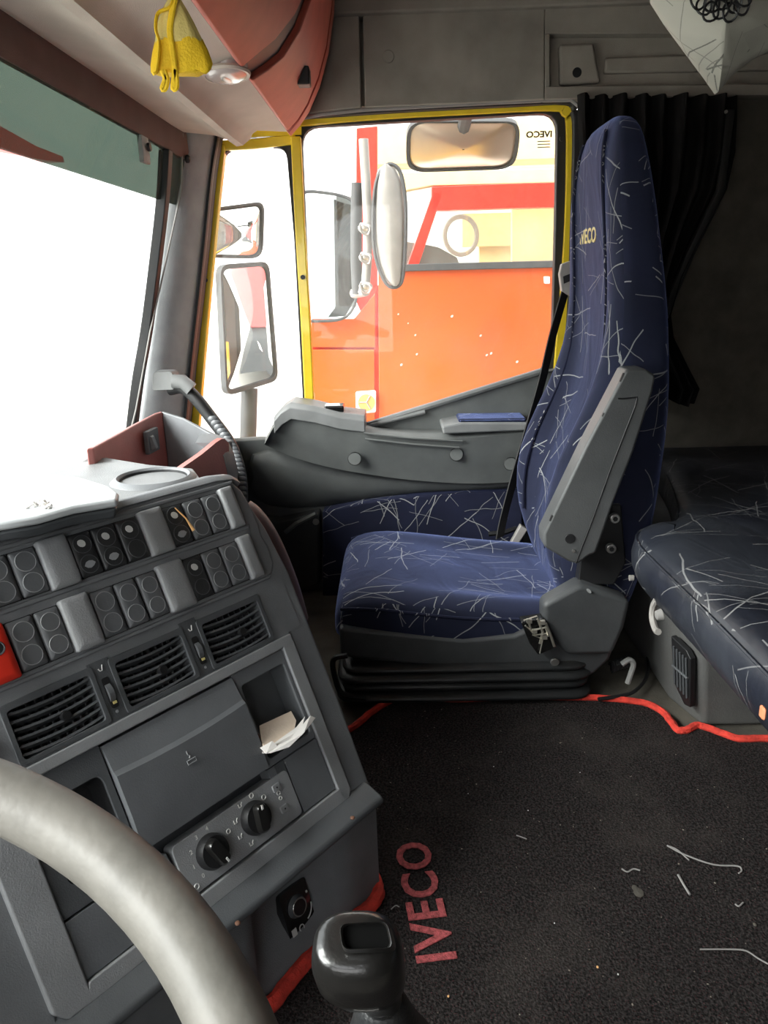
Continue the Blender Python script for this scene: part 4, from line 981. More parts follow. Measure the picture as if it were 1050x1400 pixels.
mb = MB(); mb.loft([ring_h(*b) for b in bk]); BK = mb.build('backrest', 'cloth', ST, sub=1)
# piping seams between centre and bolsters
for sg in (-1, 1):
    L = []
    for z, yf, bol, yb, hw in bk[3:14]:
        L.append(Vector((CX+sg*hw*.62, yf+bol*.5+.0005, z)))
    MB().tube(spline(L, 3), .0035, 6).build('seam_piping', 'clothd', BK)
text('IVECO', 'lettering', .042, Vector((1.805, -.4205, .922)), (-1, 0, 0), (0, .03, 1), 'screen', BK, .002, .02, sx=1.15)
# seat cushion
def ring_y(y, zt_, bol, zb_, hw, n=44, e=.5):
    zm = (zt_+zb_)/2; r = []
    for k in range(n):
        a = 2*pi*k/n; u, v = cos(a), sin(a); x = hw*math.copysign(abs(u)**e, u)
        if v >= 0: z = zm+((zt_+bol*sm_(.5, .8, abs(x)/hw))-zm)*abs(v)**.45
        else: z = zm-(zm-zb_)*abs(v)**.4
        r.append(Vector((CX+x, y, z)))
    return r
cu = [(.140, .170, 0, .140, .19), (.136, .195, 0, .125, .212), (.122, .218, 0, .118, .228), (.09, .232, .004, .113, .238), (.03, .233, .008, .108, .243), (-.05, .220, .012, .10, .245), (-.14, .200, .018, .098, .245), (-.24, .186, .020, .098, .24), (-.34, .180, .018, .10, .235), (-.42, .175, .01, .11, .22)]
mb = MB(); mb.loft([ring_y(*c) for c in cu]); CU_ = mb.build('cushion', 'cloth', ST, sub=1)
for sg in (-1, 1):
    L = [Vector((CX+sg*(c[4]*.985), c[0], (c[1]+c[3])/2+.034)) for c in cu[2:]]
    MB().tube(spline(L, 3), .0035, 6).build('seam_piping', 'clothd', CU_)
# base shell
bx0, bx1 = 1.452, 1.94
sh_ = [(463, 866), (550, 876), (633, 886), (703, 880), (760, 880), (836, 870), (862, 830), (855, 860), (834, 903), (790, 927), (650, 916), (549, 907), (466, 898)]
sh_ = [(463, 858), (550, 866), (633, 874), (703, 868), (742, 850), (836, 850), (850, 860), (834, 903), (810, 925), (790, 929), (650, 917), (549, 908), (466, 899)]
p3 = [PX(a, b, bx0) for a, b in sh_]
MB().ext(p3, (bx1-bx0, 0, 0)).build('base_shell', 'seatp', ST, bevel=.010, segs=3)
# bellows: stacked folds
def rr(x0, x1, y0, y1, z, r=.05, n=5):
    return [Vector((p.x, p.y, z)) for p in rounded([Vector((x0, y0, z)), Vector((x1, y0, z)), Vector((x1, y1, z)), Vector((x0, y1, z))], r, n)]
for k, (z, g_, th_) in enumerate([(.074, .0, .010), (.056, .010, .011), (.036, .004, .012), (.014, .014, .011)]):
    L = rr(1.435-g_, 1.95+g_, -.40-g_*.5, .125+g_, z); rings = []
    c = sum(L, Vector())/len(L)
    for dz_, sc_ in ((-th_, .955), (-th_*.4, .995), (0, 1.0), (th_*.4, .995), (th_, .955)):
        rings.append([c+(p-c)*sc_+Vector((0, 0, dz_)) for p in L])
    MB().loft(rings).build('bellows_fold', 'bellow', ST, angle=70)
MB().box(1.47, 1.92, -.36, .10, -.012, .09).build('base_block', 'black', ST)
# front adjusting bar
MB().tube(spline([PX(a, b, 1.425) for a, b in [(475, 896), (458, 900), (455, 912), (462, 940), (472, 950), (500, 954)]], 4), .006, 8).build('adjusting_bar', 'black', ST)
# recliner cover (near side)
p3 = [PX(a, b, 1.425) for a, b in [(742, 827), (790, 800), (800, 799), (863, 822), (854, 860), (838, 896), (775, 897), (742, 852)]]
MB().ext(p3, (.05, 0, 0)).build('recliner_cover', 'seatp', ST, bevel=.012, segs=4)
MB().disc(PX(758, 904, 1.445), (-1, 0, 0), .009, .006, 16).build('bolt', 'steel', ST, bevel=.001)
MB().disc(PX(805, 808, 1.424), (-1, 0, .5), .006, .002, 12, squash=.5).build('chip_mark', 'doorl', ST)
# broken switch block
q3 = [PX(a, b, 1.415) for a, b in [(712, 851), (743, 846), (762, 885), (736, 896), (724, 880)]]
SB = MB().ext(q3, (.03, 0, 0)).build('switch_block', 'gloss', ST, bevel=.003)
for L in [[(716, 848), (734, 842), (738, 850)], [(722, 846), (726, 862), (746, 858), (750, 870)], [(718, 855), (732, 868), (748, 866)], [(735, 846), (742, 864), (738, 880)], [(728, 868), (742, 874), (738, 893)], [(746, 852), (752, 866), (758, 884)]]:
    MB().tube([PX(a, b, 1.408) for a, b in L], .0026, 4, flat=.6).build('contact_strip', 'brass', SB, smooth=False)
for a, b in [(724, 850), (742, 852), (731, 864), (745, 872)]:
    q = PX(a, b, 1.405); MB().box(q.x, q.x+.008, q.y-.005, q.y+.005, q.z-.004, q.z+.004).build('contact_plate', 'brass', SB, smooth=False)
# folded armrest
ax = 1.385
ap_ = [(856, 505), (883, 504), (897, 514), (893, 535), (867, 617), (840, 686), (815, 757), (806, 760), (790, 772), (777, 768), (744, 748), (743, 730), (800, 612)]
p3 = [PX(a, b, ax) for a, b in ap_]
AM = MB().ext(p3, (.055, 0, 0)).build('armrest', 'arm', ST, bevel=.006, segs=3)
MB().tube([PX(a, b, ax-.0005) for a, b in [(845, 545), (852, 545), (871, 543), (868, 556), (835, 640), (810, 710), (787, 770)]], .0016, 6).build('groove', 'black', AM)
MB().disc(PX(779, 736, ax+.001), (-1, 0, 0), .0095, .003, 24).build('pivot_cap', 'black', AM, bevel=.0008)
MB().disc(PX(784, 753, ax), (-1, 0, 0), .003, .003, 12).build('rivet', 'steel', AM)
for (a, b), (c, d) in [((855, 510), (850, 522)), ((840, 548), (834, 560)), ((828, 565), (826, 570)), ((796, 636), (794, 641)), ((757, 705), (754, 713))]:
    MB().tube([PX(a, b, ax-.001)+Vector((0.004, .002, 0)), PX(c, d, ax-.001)+Vector((.004, .002, 0))], .0022, 5).build('slot', 'black', AM)
for a, b in [(839, 707), (834, 748)]:
    q = PX(a, b, 1.440); MB().disc(q, (-1, 0, 0), .010, .012, 18).build('bolt', 'steel', ST, bevel=.002)
    MB().disc(q+Vector((-.0125, 0, 0)), (-1, 0, 0), .005, .001, 6).build('hex_hole', 'black', ST)
MB().ext([PX(a, b, 1.45) for a, b in [(800, 690), (850, 690), (856, 770), (840, 800), (790, 800)]], (.04, 0, 0)).build('hinge_plate', 'black', ST, bevel=.004)
# buckle stalk on the far side
MB().ext([PX(a, b, 1.94) for a, b in [(712, 718), (722, 724), (704, 752), (694, 750)]], (.02, 0, 0)).build('buckle_stalk', 'beltp', ST, bevel=.003)
# cables behind the seat
CB = MB().tube(spline([PZ(a, b, .01) for a, b in [(885, 900), (884, 925), (868, 945), (845, 952), (818, 956)]], 5), .004, 6).build('cable', 'black', None)
tag(CB, 'thin black cable curving over the floor behind the seat', 'cable')
mb = MB(); q0 = PX(835, 912, 1.5); q1 = PX(860, 903, 1.5)
mb.tube([q0.lerp(q1, k/60)+Vector((.012*cos(k*.9), 0, .012*sin(k*.9))) for k in range(61)], .003, 5)
tag(mb.build('coiled_hose', 'black', None), 'black coiled air hose behind the seat base', 'hose')
mb = MB(); mb.tube(spline([PX(a, b, 1.46) for a, b in [(850, 908), (860, 902), (866, 908), (862, 922), (858, 934)]], 4), .006, 8)
tag(mb.build('hose_end', 'extgrey', None), 'short pale bent hose end behind the seat base', 'hose')

# seat belt
SBT = thing('seat_belt', 'black seat belt webbing running down from pale shoulder guide', 'seat belt', PX(775, 380, 1.98))
bl = [(777, 388), (770, 410), (756, 460), (742, 520), (722, 590), (706, 645), (690, 705), (684, 735)]
mb = MB(); rings = []
for i, p in enumerate(spline([(a, b, 0) for a, b in bl], 4)):
    c = PX(p.x, p.y, 1.98-.03*min(1, i/10)); w = .012
    rings.append([c+Vector((-.014, w, 0)), c+Vector((.014, -w, 0)), c+Vector((.017, -w+.002, 0)), c+Vector((-.011, w+.002, 0))])
mb.loft(rings); mb.build('webbing', 'belt', SBT, angle=60)
gdp = [(768, 361), (782, 356), (787, 360), (787, 402), (780, 405), (768, 398), (765, 375)]
GD = MB().ext([PX(a, b, 1.955) for a, b in gdp], (.02, 0, 0)).build('guide', 'beltp', SBT, bevel=.003)
MB().ext([PX(a, b, 1.953) for a, b in [(770, 378), (785, 372), (785, 382), (771, 388)]], (.01, 0, 0)).build('guide_slot', 'black', GD)

# ================================================================== BUNK
MTR = thing('bunk_mattress', 'worn shiny navy bunk mattress with pale crossing threads', 'mattress', (1.4, -.8, .29))
ol = [(.30, -.452), (.7, -.452), (1.0, -.448), (1.22, -.440), (1.33, -.438), (1.40, -.452), (1.445, -.49), (1.49, -.56), (1.76, -.64), (2.09, -.70), (2.09, -1.34), (.30, -1.34)]
ol = [Vector((a, b, 0)) for a, b in ol]
sp2 = spline(ol[:10], 4)+[Vector((2.09, -1.34, 0)), Vector((.30, -1.34, 0))]
mb = MB(); rings = []
for z, ins in ((.300, .050), (.293, .030), (.305, .012), (.33, .002), (.352, .0), (.372, .004), (.388, .014), (.398, .034), (.404, .07)):
    rings.append([Vector((p.x, p.y, z)) for p in inset(sp2, ins, (0, 0, 1))])
mb.loft(rings); MS = mb.build('mattress_cover', 'vinyl', MTR, angle=70)
MB().tube([Vector((p.x, p.y, .380)) for p in inset(sp2, .0075, (0, 0, 1))[:34]], .0028, 6).build('piping', 'vinyl', MS)
# strap handle
hq = PY(903, 838, -.455)
MB().tube(spline([PY(a, b, -.452) for a, b in [(898, 820), (893, 830), (892, 845), (896, 860), (900, 864)]], 4), .006, 8).build('strap_handle', 'beltp', MTR)
MB().disc(PY(906, 840, -.452), (0, 1, -.2), .011, .012, 16, .008).build('fixing_knob', 'rope', MTR, bevel=.002)
MB().disc(PY(866, 790, -.46), (0, 1, 0), .006, .008, 10).build('stud', 'beltp', MTR)
q = PY(1046, 972, -.44); MB().box(q.x-.006, q.x+.006, q.y, q.y+.005, q.z-.010, q.z+.006).build('tab', 'skin', MTR, bevel=.003)
# base box
BB = thing('storage_box', 'grey storage box under the bunk with black ventilation grille', 'box', (1.7, -.9, -.012))
MB().prism([(1.345, -.60, -.012), (1.45, -.57, -.012), (2.09, -.57, -.012), (2.09, -1.34, -.012), (1.345, -1.34, -.012)], [(1.30, -.56, .288), (1.45, -.53, .288), (2.09, -.545, .288), (2.09, -1.34, .288), (1.30, -1.34, .288)]).build('box', 'metal_floor', BB, bevel=.012, segs=3)
gpl = [(922, 868), (943, 888), (949, 900), (948, 966), (940, 962), (925, 930)]
def bbp(px, py, o_=0):
    n = Vector((-.255, 1, -.12)).normalized(); return on(px, py, Vector((1.36, -.575, .02)), n)+n*o_
bn_ = Vector((-.255, 1, -.12)).normalized()
G_ = MB().prism([bbp(a, b, -.004) for a, b in gpl], [bbp(a, b, .008) for a, b in gpl]).build('grille', 'black', BB, bevel=.002)
for k in range(5):
    f = (k+.5)/5; a0 = 925+f*21; MB().tube([bbp(a0, 880+f*20, .010), bbp(a0+1, 930+f*25, .010)], .0022, 5).build('grille_bar', 'dark', G_)
MB().tube([bbp(926, 908, .011), bbp(947, 926, .011)], .003, 5).build('grille_bar', 'dark', G_)

# ================================================================== CURTAIN
rowsC = [(131, 788, 1006), (165, 788, 1004), (210, 790, 1000), (260, 798, 988), (320, 812, 955), (380, 830, 926), (430, 846, 912), (460, 850, 916), (500, 852, 936), (530, 855, 952), (548, 857, 945)]
mb = MB(); g = []; NC = 70
for j, (py, l_, r_) in enumerate(rowsC):
    a = PX(l_, py, 2.05); b = PX(r_, py, 2.05); row = []
    for i in range(NC+1):
        f = i/NC; p = a.lerp(b, f); row.append(p+Vector((-.012-.020*sin(f*2*pi*8+j*.12)-.008*sin(f*31+j*.5), 0, -.01*sin(f*9) if j == len(rowsC)-1 else 0)))
    g.append(row)
fr = [v for r in g for v in r]; W_ = NC+1; n0 = len(fr)
bkv = [v+Vector((.004, 0, 0)) for v in fr]; fs = []
for j in range(len(rowsC)-1):
    for i in range(NC): a = j*W_+i; fs += [(a, a+1, a+W_+1, a+W_), (n0+a, n0+a+W_, n0+a+W_+1, n0+a+1)]
mb.add(fr+bkv, fs); CT = mb.build('curtain', 'curtain', None, angle=80)
tag(CT, 'black gathered sleeper curtain tied back behind the seat', 'curtain')
MB().tube([PX(a, b, 2.03) for a, b in [(998, 150), (985, 262), (944, 345), (905, 440)]], .012, 8, flat=.5).build('hem', 'black', CT)
MB().disc(PX(992, 153, 2.02), (-1, 0, 0), .004, .004, 8).build('hook', 'steel', CT)

# ================================================================== OVERHEAD LOCKER
OL = thing('overhead_locker', 'rounded overhead locker with red light painted into its two doors', 'locker', (1.5, .2, 1.21))
prof = [(.240, 1.200), (.215, 1.222), (.192, 1.250), (.165, 1.300), (.145, 1.36), (.13, 1.44), (.12, 1.56), (.12, 1.70)]
def lk(x, i, o_=0, sc_=1.0):
    y, z = prof[i]; j = min(i+1, len(prof)-1); k = max(i-1, 0)
    t = Vector((0, prof[j][0]-prof[k][0], prof[j][1]-prof[k][1])).normalized(); n = Vector((0, -t.z, t.y))
    if n.y > 0: n = -n
    return Vector((x, y, z))+n*o_
def lkpanel(x0, x1, i0, i1, o0, o1, name, m, parent=OL, roundend=0, nx_=1, **k):
    mb = MB(); g0 = []; rings = []
    for i in range(i0, i1+1):
        rings.append([lk(x0, i, o0), lk(x1, i, o0), lk(x1, i, o1), lk(x0, i, o1)])
    mb.loft(rings); return mb.build(name, m, parent, **k)
lkpanel(-.38, 2.0, 0, 7, -.03, .0, 'carcass', 'lockerg', angle=60)
# doors, seams between them curve: build from picture outlines on the locker's front surface
def surf(px, py):
    """first hit of the picture ray on the swept locker front"""
    d = ray(px, py); best = None
    for i in range(len(prof)-1):
        (y0, z0), (y1, z1) = prof[i], prof[i+1]
        n = Vector((0, z1-z0, -(y1-y0)))
        den = d.dot(n)
        if abs(den) < 1e-9: continue
        k = (Vector((0, y0, z0))-CAM).dot(n)/den
        p = CAM+d*k
        if k > 0 and (z0-1e-4 <= p.z <= z1+1e-4 or (i == 0 and p.z < z0 and False)):
            if best is None or k < best[0]: best = (k, p)
    return best[1] if best else PY(px, py, .2)
def lkdoor(xa, xb, name, m, off_=.012):
    """xa/xb: lists of x at each profile row"""
    mb = MB(); rings = []
    for i in range(len(xa)):
        rings.append([lk(xa[i], i, -.004), lk(xb[i], i, -.004), lk(xb[i], i, off_), lk(xa[i], i, off_)])
    mb.loft(rings); return mb.build(name, m, OL, bevel=.005, angle=50)
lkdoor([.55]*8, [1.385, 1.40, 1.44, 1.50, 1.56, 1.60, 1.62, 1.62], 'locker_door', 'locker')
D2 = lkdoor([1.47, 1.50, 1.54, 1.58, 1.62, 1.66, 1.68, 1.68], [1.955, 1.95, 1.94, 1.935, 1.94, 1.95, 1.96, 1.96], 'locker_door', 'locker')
# rounded end cap
mb = MB(); rings = []
for i in range(8):
    y, z = prof[i]; rr_ = .012
    x0_ = (1.975, 1.965, 1.955, 1.95, 1.955, 1.965, 1.975, 1.975)[i]; rings.append([lk(x0_, i, -.03), lk(x0_, i, .012), lk(x0_+.03, i, .014), lk(2.05, i, .004), lk(2.08, i, -.02), lk(2.09, i, -.06)])
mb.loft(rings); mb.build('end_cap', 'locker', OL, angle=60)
# latch
lq = PX(404, 105, 1.72)
mb = MB(); q = surf(404, 105)
mb.box(q.x-.018, q.x+.018, q.y-.03, q.y-.004, q.z-.018, q.z+.016); mb.build('latch', 'black', D2, bevel=.003)
# lamp in the groove between the doors
def lel(k, n_, f, z): return PZ(309+31*f*cos(2*pi*k/n_), 101+11.5*f*sin(2*pi*k/n_), z)
zl = 1.192
mb = MB(); rings = []
for f, dz_ in ((1.0, .012), (1.0, 0), (.9, -.004), (.6, -.009), (.02, -.011)):
    c = lel(0, 24, 0, zl); rings.append([c+(lel(k, 24, 1, zl)-c)*f+Vector((0, 0, dz_)) for k in range(24)])
mb.loft(rings); LM = mb.build('lamp', 'lampglass', OL, angle=70)
MB().tube([lel(k, 24, 1.0, zl) for k in range(24)], .004, 6, closed=True).build('lamp_rim', 'header', LM)
c = lel(0, 24, 0, zl); MB().sphere(c+Vector((0, 0, -.006)), .03, .012, .006, 14, 6).build('bulb', 'steel', LM)

# --- blind
BLD = thing('windscreen_blind', 'rolled brown sun blind along the top of the windscreen', 'blind', (1.0, .48, 1.14))
sweepx([(.484, 1.204), (.470, 1.200), (.468, 1.155), (.476, 1.140), (.492, 1.142), (.496, 1.17)], -.38, 1.965, 'blind_roll', 'blind', BLD, angle=50)
MB().tube([Vector((1.93, .470, 1.19)), PX(248, 260, 1.93), PX(224, 370, 1.9), PX(205, 455, 1.88), PX(186, 560, 1.86), PX(176, 600, 1.86)], .0022, 6).build('cord', 'rope', BLD)
MB().sphere((1.945, .468, 1.138), .007, .007, .010, 8, 6).build('cord_stop', 'black', BLD)

# --- grab handle on the pillar
GH = thing('grab_handle', 'dark ribbed grab handle curving down from the windscreen pillar', 'handle', PX(330, 690, 1.75))
hp = [(232, 532, 1.93), (250, 530, 1.92), (268, 545, 1.91), (290, 573, 1.90), (310, 600, 1.88), (322, 625, 1.86), (329, 655, 1.84), (330, 690, 1.82), (324, 730, 1.80)]
hpt = spline([PX(a, b, x) for a, b, x in hp], 6)
MB().tube(hpt, [.016]*len(hpt), 12).build('bar', 'black', GH)
for i, p in enumerate(spline([PX(a+1, b, x-.018) for a, b, x in hp[3:8]], 5)):
    if i % 1 == 0: MB().sphere(p, .006, .013, .009, 8, 6).build('rib', 'switch', GH)
MB().ext(rounded([PX(a, b, 1.90) for a, b in [(209, 509), (234, 508), (238, 515), (238, 533), (208, 534)]], .006, 3), (.05, 0, 0)).build('mount', 'doorl', GH, bevel=.004)
MB().tube([PX(a, b, 1.905) for a, b in [(236, 521), (250, 522), (262, 532)]], .018, 12).build('mount_neck', 'doorl', GH)

# --- yellow pouch
YB = thing('air_freshener_pouch', 'yellow net scented pouch hanging from the overhead locker', 'pouch', PX(245, 100, .95))
ol = [(0, 238, 8), (20, 238, 9), (40, 237, 16), (60, 240, 24), (80, 245, 32), (92, 247, 36), (97, 247, 36), (101, 246, 34)]
def pouch(rows, name, m, nf=9):
    mb = MB(); rings = []
    for py, cx_, w in rows:
        c = PX(cx_, py, .95); sc_ = .95/1050*1.02
        ring_ = []
        for k in range(36):
            a = 2*pi*k/36; rr_ = 1+.10*sin(a*nf+py*.05)
            ring_.append(c+Vector((.010*sin(a)*rr_*min(1, w/22), -w*sc_*cos(a)*(1+.03*sin(a*nf)), .002*sin(a*5))))
        rings.append(ring_)
    mb.loft(rings); return mb.build(name, m, YB, angle=70)
pouch([(-12, 238, 11), (-6, 238, 6), (2, 238, 8), (18, 238, 16), (35, 240, 22), (58, 244, 28)], 'pouch_top', 'bagl')
pouch([(56, 244, 28), (72, 246, 33), (90, 248, 37), (97, 247, 36), (101, 246, 33)], 'pouch_filling', 'bag', 7)
for x0_, pts in [(0, [(238, -5), (232, 10), (216, 18), (213, 40), (218, 60), (215, 95), (211, 101)]), (1, [(240, -5), (236, 12), (232, 40), (236, 70), (240, 100), (241, 118), (237, 121), (238, 108), (240, 95)]), (2, [(222, 96), (226, 108), (222, 121), (226, 120), (228, 108), (224, 96)])]:
    MB().tube(spline([PX(a, b, .938) for a, b in pts], 4), .0032, 6, flat=.5).build('ribbon', 'bag', YB)

# --- pale cloth pennant with chain loops at upper right
PN = thing('cloth_pennant', 'pale patterned cloth pennant with chain loops hanging upper right', 'pennant', PX(980, 120, 1.1))
tri = [(890, -40), (893, 0), (912, 30), (945, 75), (966, 103), (982, 126), (1000, 104), (1030, 80), (1070, 62), (1100, 50), (1100, -60)]
mb = MB(); fr = []; 
P3 = [PX(a, b, 1.1) for a, b in tri]; cen = PX(985, 20, 1.06)
rings = [[cen.lerp(p, .02)+Vector((-.018, 0, 0)) for p in P3], [cen.lerp(p, .5)+Vector((-.014, 0, 0)) for p in P3], [cen.lerp(p, .9)+Vector((-.004, 0, 0)) for p in P3], P3, [p+Vector((.012, 0, 0)) for p in P3], [cen.lerp(p, .5)+Vector((.07, 0, 0)) for p in P3]]
mb.loft(rings); mb.build('cloth', 'pale', PN, angle=70)
for i, (a, b) in enumerate([(955, 0), (963, 8), (974, 4), (972, 16), (985, 12), (998, 16), (1003, 4), (1014, 8), (1018, -4), (990, 0)]):
    c = PX(a, b, 1.045); q = [c+Vector((.002*sin(k*pi/4+i), .009*cos(k*pi/8), .010*sin(k*pi/8))) for k in range(16)]
    MB().tube(q, .0014, 5, closed=True).build('chain_loop', 'black', PN)

# ================================================================== OUTSIDE
o = MB().box(-30, 60, -60, 60, -1.9, -1.8).build('ground', 'ground', None, smooth=False); o['kind'] = 'structure'; o['label'] = 'pale concrete yard outside'
TX = 3.5
TK = thing('parked_truck', 'orange and red truck cab parked alongside seen through the passenger window', 'truck', (TX+.3, -.3, -1.8))
def tk(pts, x, name, m, dx=.05, parent=TK, bevel=.004, r=0):
    P_ = [PX(a, b, x) for a, b in pts]
    if r: P_ = rounded(P_, r, 4)
    return MB().ext(P_, (dx, 0, 0)).build(name, m, parent, bevel=bevel)
tk([(517, 371), (900, 362), (900, 900), (520, 900)], TX, 'door_panel', 'orange', .08, r=.0)
tk([(426, 436), (484, 436), (513, 400), (513, 475), (424, 475)], TX, 'corner_panel', 'orange', .08)
tk([(424, 478), (512, 478), (514, 900), (424, 900)], TX, 'lower_corner_panel', 'orange', .08)
tk([(424, 470), (516, 470), (516, 482), (424, 482)], TX+.03, 'panel_gap', 'redp', .02)
tk([(511, 390), (520, 390), (523, 900), (512, 900)], TX+.02, 'door_gap', 'redp', .05)
tk([(487, 175), (516, 172), (516, 480), (486, 410)], TX+.01, 'pillar', 'redp', .08)
# windscreen corner glass with rounded rubber
cg = [(409, 262), (462, 268), (484, 276), (486, 415), (470, 436), (412, 438)]
P_ = rounded([PX(a, b, TX-.02) for a, b in cg], .06, 4)
MB().ext(P_, (.02, 0, 0)).build('corner_glass', 'tglassd', TK)
tk([(456, 272), (484, 280), (486, 410), (472, 432), (448, 434), (458, 420)], TX-.01, 'corner_mask', 'extdark', .02)
MB().ring(off(P_, .012), P_, (-.02, 0, 0)).build('corner_glass_seal', 'extdark', TK, bevel=.004)
tk([(459, 268), (486, 268), (487, 420), (462, 420)], TX-.01, 'deflector', 'extgrey', .03)
# door window: sill, top rail, rear pillar, glass
tk([(517, 362), (760, 356), (900, 352), (900, 362), (517, 372)], TX-.02, 'sill_seal', 'extdark', .04)
tk([(590, 255), (720, 250), (900, 246), (900, 280), (720, 284), (590, 288)], TX, 'window_top_rail', 'redp', .08)
tk([(540, 236), (900, 226), (900, 246), (590, 254), (548, 262)], TX+.01, 'roof_side', 'cream', .08)
tk([(510, 172), (900, 155), (900, 212), (510, 226)], TX+.3, 'roof_panel', 'cream', .2)
tk([(517, 228), (560, 228), (600, 262), (575, 290), (560, 362), (517, 368)], TX+.02, 'quarter_pane', 'tglass', .01)
tk([(598, 288), (800, 282), (800, 362), (560, 364)], TX+.03, 'window_pane', 'tglass', .01)
P_ = [PX(a, b, TX) for a, b in [(592, 262), (606, 262), (572, 364), (556, 364)]]
MB().ext(P_, (.06, 0, 0)).build('window_pillar', 'redp', TK, bevel=.004)
# inside the neighbour's cab
tk([(655, 300), (900, 290), (900, 370), (655, 378)], TX+1.3, 'far_door_lining', 'cream', .05)
tk([(632, 292), (700, 290), (700, 336), (632, 338)], TX+1.25, 'far_window_blind', 'cream', .03)
tk([(700, 165), (900, 155), (900, 400), (700, 400)], TX+.9, 'cream_reflection', 'cream', .05)  # cream panel stands in for a yellow reflection on the glass
tk([(552, 330), (575, 333), (600, 338), (625, 352), (632, 372), (552, 372)], TX+.8, 'dash', 'extdark', .3)
P_ = [PX(630+22*cos(k*pi/12), 322+26*sin(k*pi/12), TX+.6) for k in range(24)]
MB().tube(P_, .012, 6, closed=True).build('steering_wheel_rim', 'extgrey', TK)
# marker lamp and handle
o = tk([(486, 536), (514, 534), (514, 564), (487, 566)], TX-.02, 'marker_lamp', 'whitep', .02, r=.01)
MB().disc(PX(501, 550, TX-.02), (-1, 0, 0), .038, .012, 20).build('lamp_lens', 'amber', o)
for k in range(3):
    q = PX(501, 550, TX-.034); a = k*2.1; MB().tube([q, q+Vector((0, .034*cos(a), .034*sin(a)))], .003, 4).build('lens_rib', 'extgrey', o)
tk([(744, 378), (752, 378), (752, 388), (745, 388)], TX-.02, 'handle_end', 'whitep', .02)
for k in range(22):
    a = random.uniform(540, 740); b = random.uniform(390, 520)
    if k < 10: MB().disc(PX(a, b, TX-.001), (-1, 0, 0), random.uniform(.002, .0045), .001, 7, squash=1.5).build('paint_fleck', 'whitep', TK)
# their mirror with pole
mb = MB(); rings = []
for py, w, cx_ in [(226, 3, 528), (232, 12, 529), (250, 19, 531), (290, 22, 532), (330, 22, 533), (360, 18, 535), (380, 13, 538), (388, 8, 540), (391, 3, 540)]:
    c = PX(cx_, py, 3.1); s_ = w*3.1/1099
    rings.append([c+Vector((.05*sin(2*pi*k/20)+.0, s_*cos(2*pi*k/20)*1.0, 0)) for k in range(20)])
mb.loft(rings); MRR = mb.build('side_mirror', 'extgrey', TK, angle=60)
rimp = [(528, 226), (514, 250), (510, 300), (513, 350), (528, 388), (545, 391), (552, 370), (555, 300), (552, 255), (544, 230)]
MB().tube(spline([PX(a, b, 3.07) for a, b in rimp], 4, closed=True), .008, 6, closed=True).build('rim', 'extdark', MRR)
MB().tube([PX(a, b, 3.12) for a, b in [(497, 190), (500, 240), (503, 300), (502, 360), (499, 400)]], .018, 10).build('pole', 'extgrey', MRR)
MB().tube([PX(a, b, 3.14) for a, b in [(488, 250), (487, 310), (487, 360), (489, 402)]], .022, 10).build('pole', 'extdark', MRR)
for a, b in [(499, 312), (500, 352), (500, 392)]:
    MB().sphere(PX(a, b, 3.1), .02, .028, .02, 10, 7).build('clamp', 'steel', MRR)
    MB().tube(spline([PX(a-6, b-6, 3.08), PX(a+6, b-2, 3.07), PX(a+4, b+8, 3.08), PX(a-5, b+5, 3.08)], 4, closed=True), .004, 5, closed=True).build('wire', 'steel', MRR)
MB().tube([PX(484, 401, 3.2), PX(500, 398, 3.1)], .02, 8).build('bracket', 'extgrey', MRR)

# our own mirrors, outside the quarter window
def mirror(pts, x, name, label, tilt, dx, glassm='mirror', frame=.022, back=.05, stretch=1):
    T_ = thing(name, label, 'mirror', PX(pts[0][0], pts[0][1], x))
    c = sum([PX(a, b, x) for a, b in pts], Vector())/len(pts)
    # the glass leans: nearer the cab on its rear side
    def pp(a, b):
        return on(a, b, c, tilt)
    P_ = rounded([pp(a, b) for a, b in pts], .035, 4); n = Vector(tilt).normalized()
    if n.dot(CAM-c) < 0: n = -n
    cen = sum(P_, Vector())/len(P_)
    inn = [cen+(p-cen)*(1-frame*4) for p in P_]
    rings = [[cen+(p-cen)*.75-n*back for p in P_], [cen+(p-cen)*1.0-n*back*.5 for p in P_], [p for p in P_], [cen+(p-cen)*(1-frame*3.0) for p in P_], [cen+(p-cen)*(1-frame*3.4)-n*.008 for p in P_]]
    MB().loft(rings).build('housing', 'extdark', T_, angle=50)
    # slightly convex glass
    NR = 6; rings = [[cen+(p-cen)*(1-frame*3.4)*f+n*(-.007+.012*(1-f*f)*stretch) for p in P_] for f in (.02, .2, .4, .6, .8, 1)]
    MB().loft(rings, cap=False).build('mirror_glass', glassm, T_, angle=80)
    return T_, cen
mn = Vector((-.608, -.794, -.01))
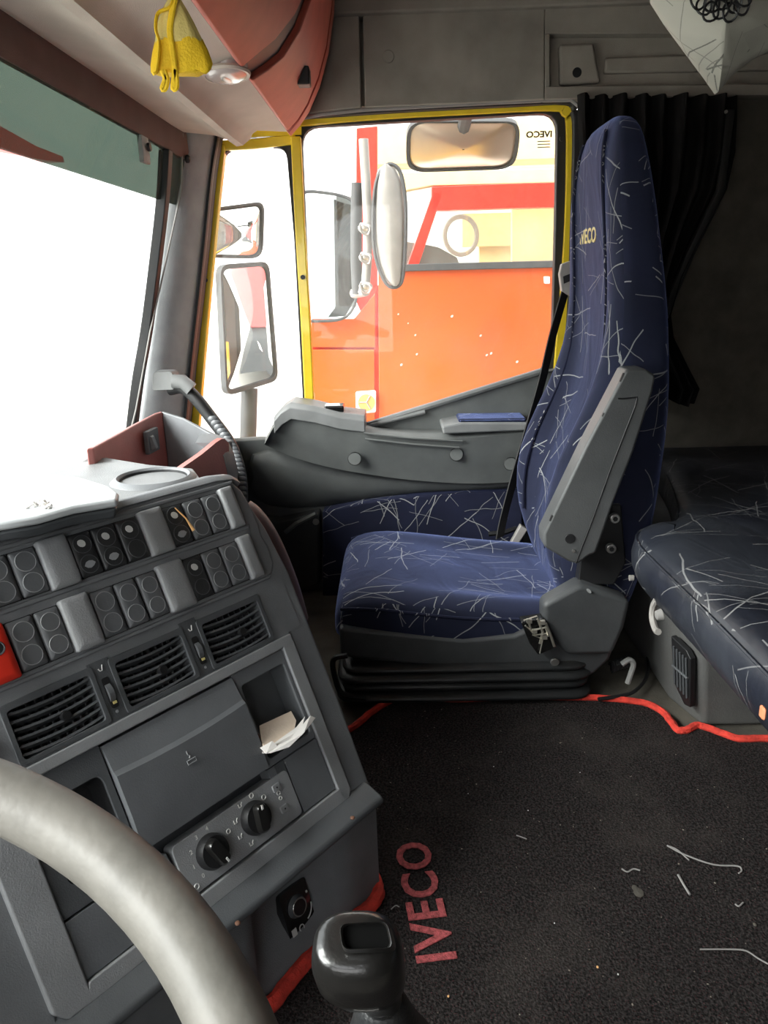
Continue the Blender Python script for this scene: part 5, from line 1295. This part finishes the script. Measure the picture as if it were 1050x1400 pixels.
T_, c_ = mirror([(301, 362), (368, 357), (381, 520), (310, 542)], 2.55, 'side_mirror', 'large rectangular side mirror outside the quarter window', mn, 0)
MB().tube([c_+Vector((.02, .02, -.2)), c_+Vector((-.02, .05, -.55))], .028, 10).build('arm', 'extdark', T_)
MB().tube([c_+Vector((-.02, .05, -.53)), Vector((2.17, c_.y+.10, c_.z-.56))], .028, 10).build('arm', 'extdark', T_)
T_, c_ = mirror([(285, 285), (362, 275), (360, 345), (350, 354), (285, 352)], 2.5, 'wide_angle_mirror', 'small wide angle mirror above the large side mirror', mn, 0, stretch=2.5)
T_, c_ = mirror([(556, 178), (570, 166), (705, 166), (712, 180), (706, 222), (690, 232), (570, 236), (555, 226)], 2.62, 'kerb_mirror', 'kerb mirror with a brown reflection in its colour, hanging over the passenger window', Vector((-.85, .0, -.52)), 0, 'mirrorb', .02, .06, 2)
MB().tube([c_+Vector((-.02, 0, .05)), Vector((2.14, c_.y, 1.42))], .02, 8).build('arm', 'extdark', T_)

# red trailer standing farther back, seen in the mirrors
TR = thing('red_trailer', 'red tarpaulin trailer seen in the side mirror', 'trailer', (4.2, -7, -1.8))
MB().box(3.15, 5.6, -14, -6, .25, 3.0).build('tarpaulin', 'tarp', TR)
MB().box(3.2, 5.55, -13.9, -6.1, -1.3, .22).build('side_skirt', 'extdark', TR)
MB().box(3.5, 3.9, -6.1, -6.05, -.5, -.2).build('reflector', 'whitep', TR)
# red canopy standing in for a reflection seen in the tint band
CN_ = thing('red_streak', 'red edged canopy standing in for a reflection at the windscreen top', 'streak', (8, 12, -1.8))
cp = [(-60, 150), (-60, 196), (0, 208), (60, 219), (88, 222), (86, 214), (50, 200), (0, 172)]
MB().ext([PY(a, b, 6) for a, b in cp], (0, .4, 0)).build('reflection_strip', 'redp', CN_)  # added red strip that imitates the reflection
q = PY(-50, 185, 6); MB().box(q.x-.1, q.x+.1, 6.1, 6.3, -1.8, q.z).build('added_post', 'extgrey', CN_)
print('objects', len(bpy.data.objects))
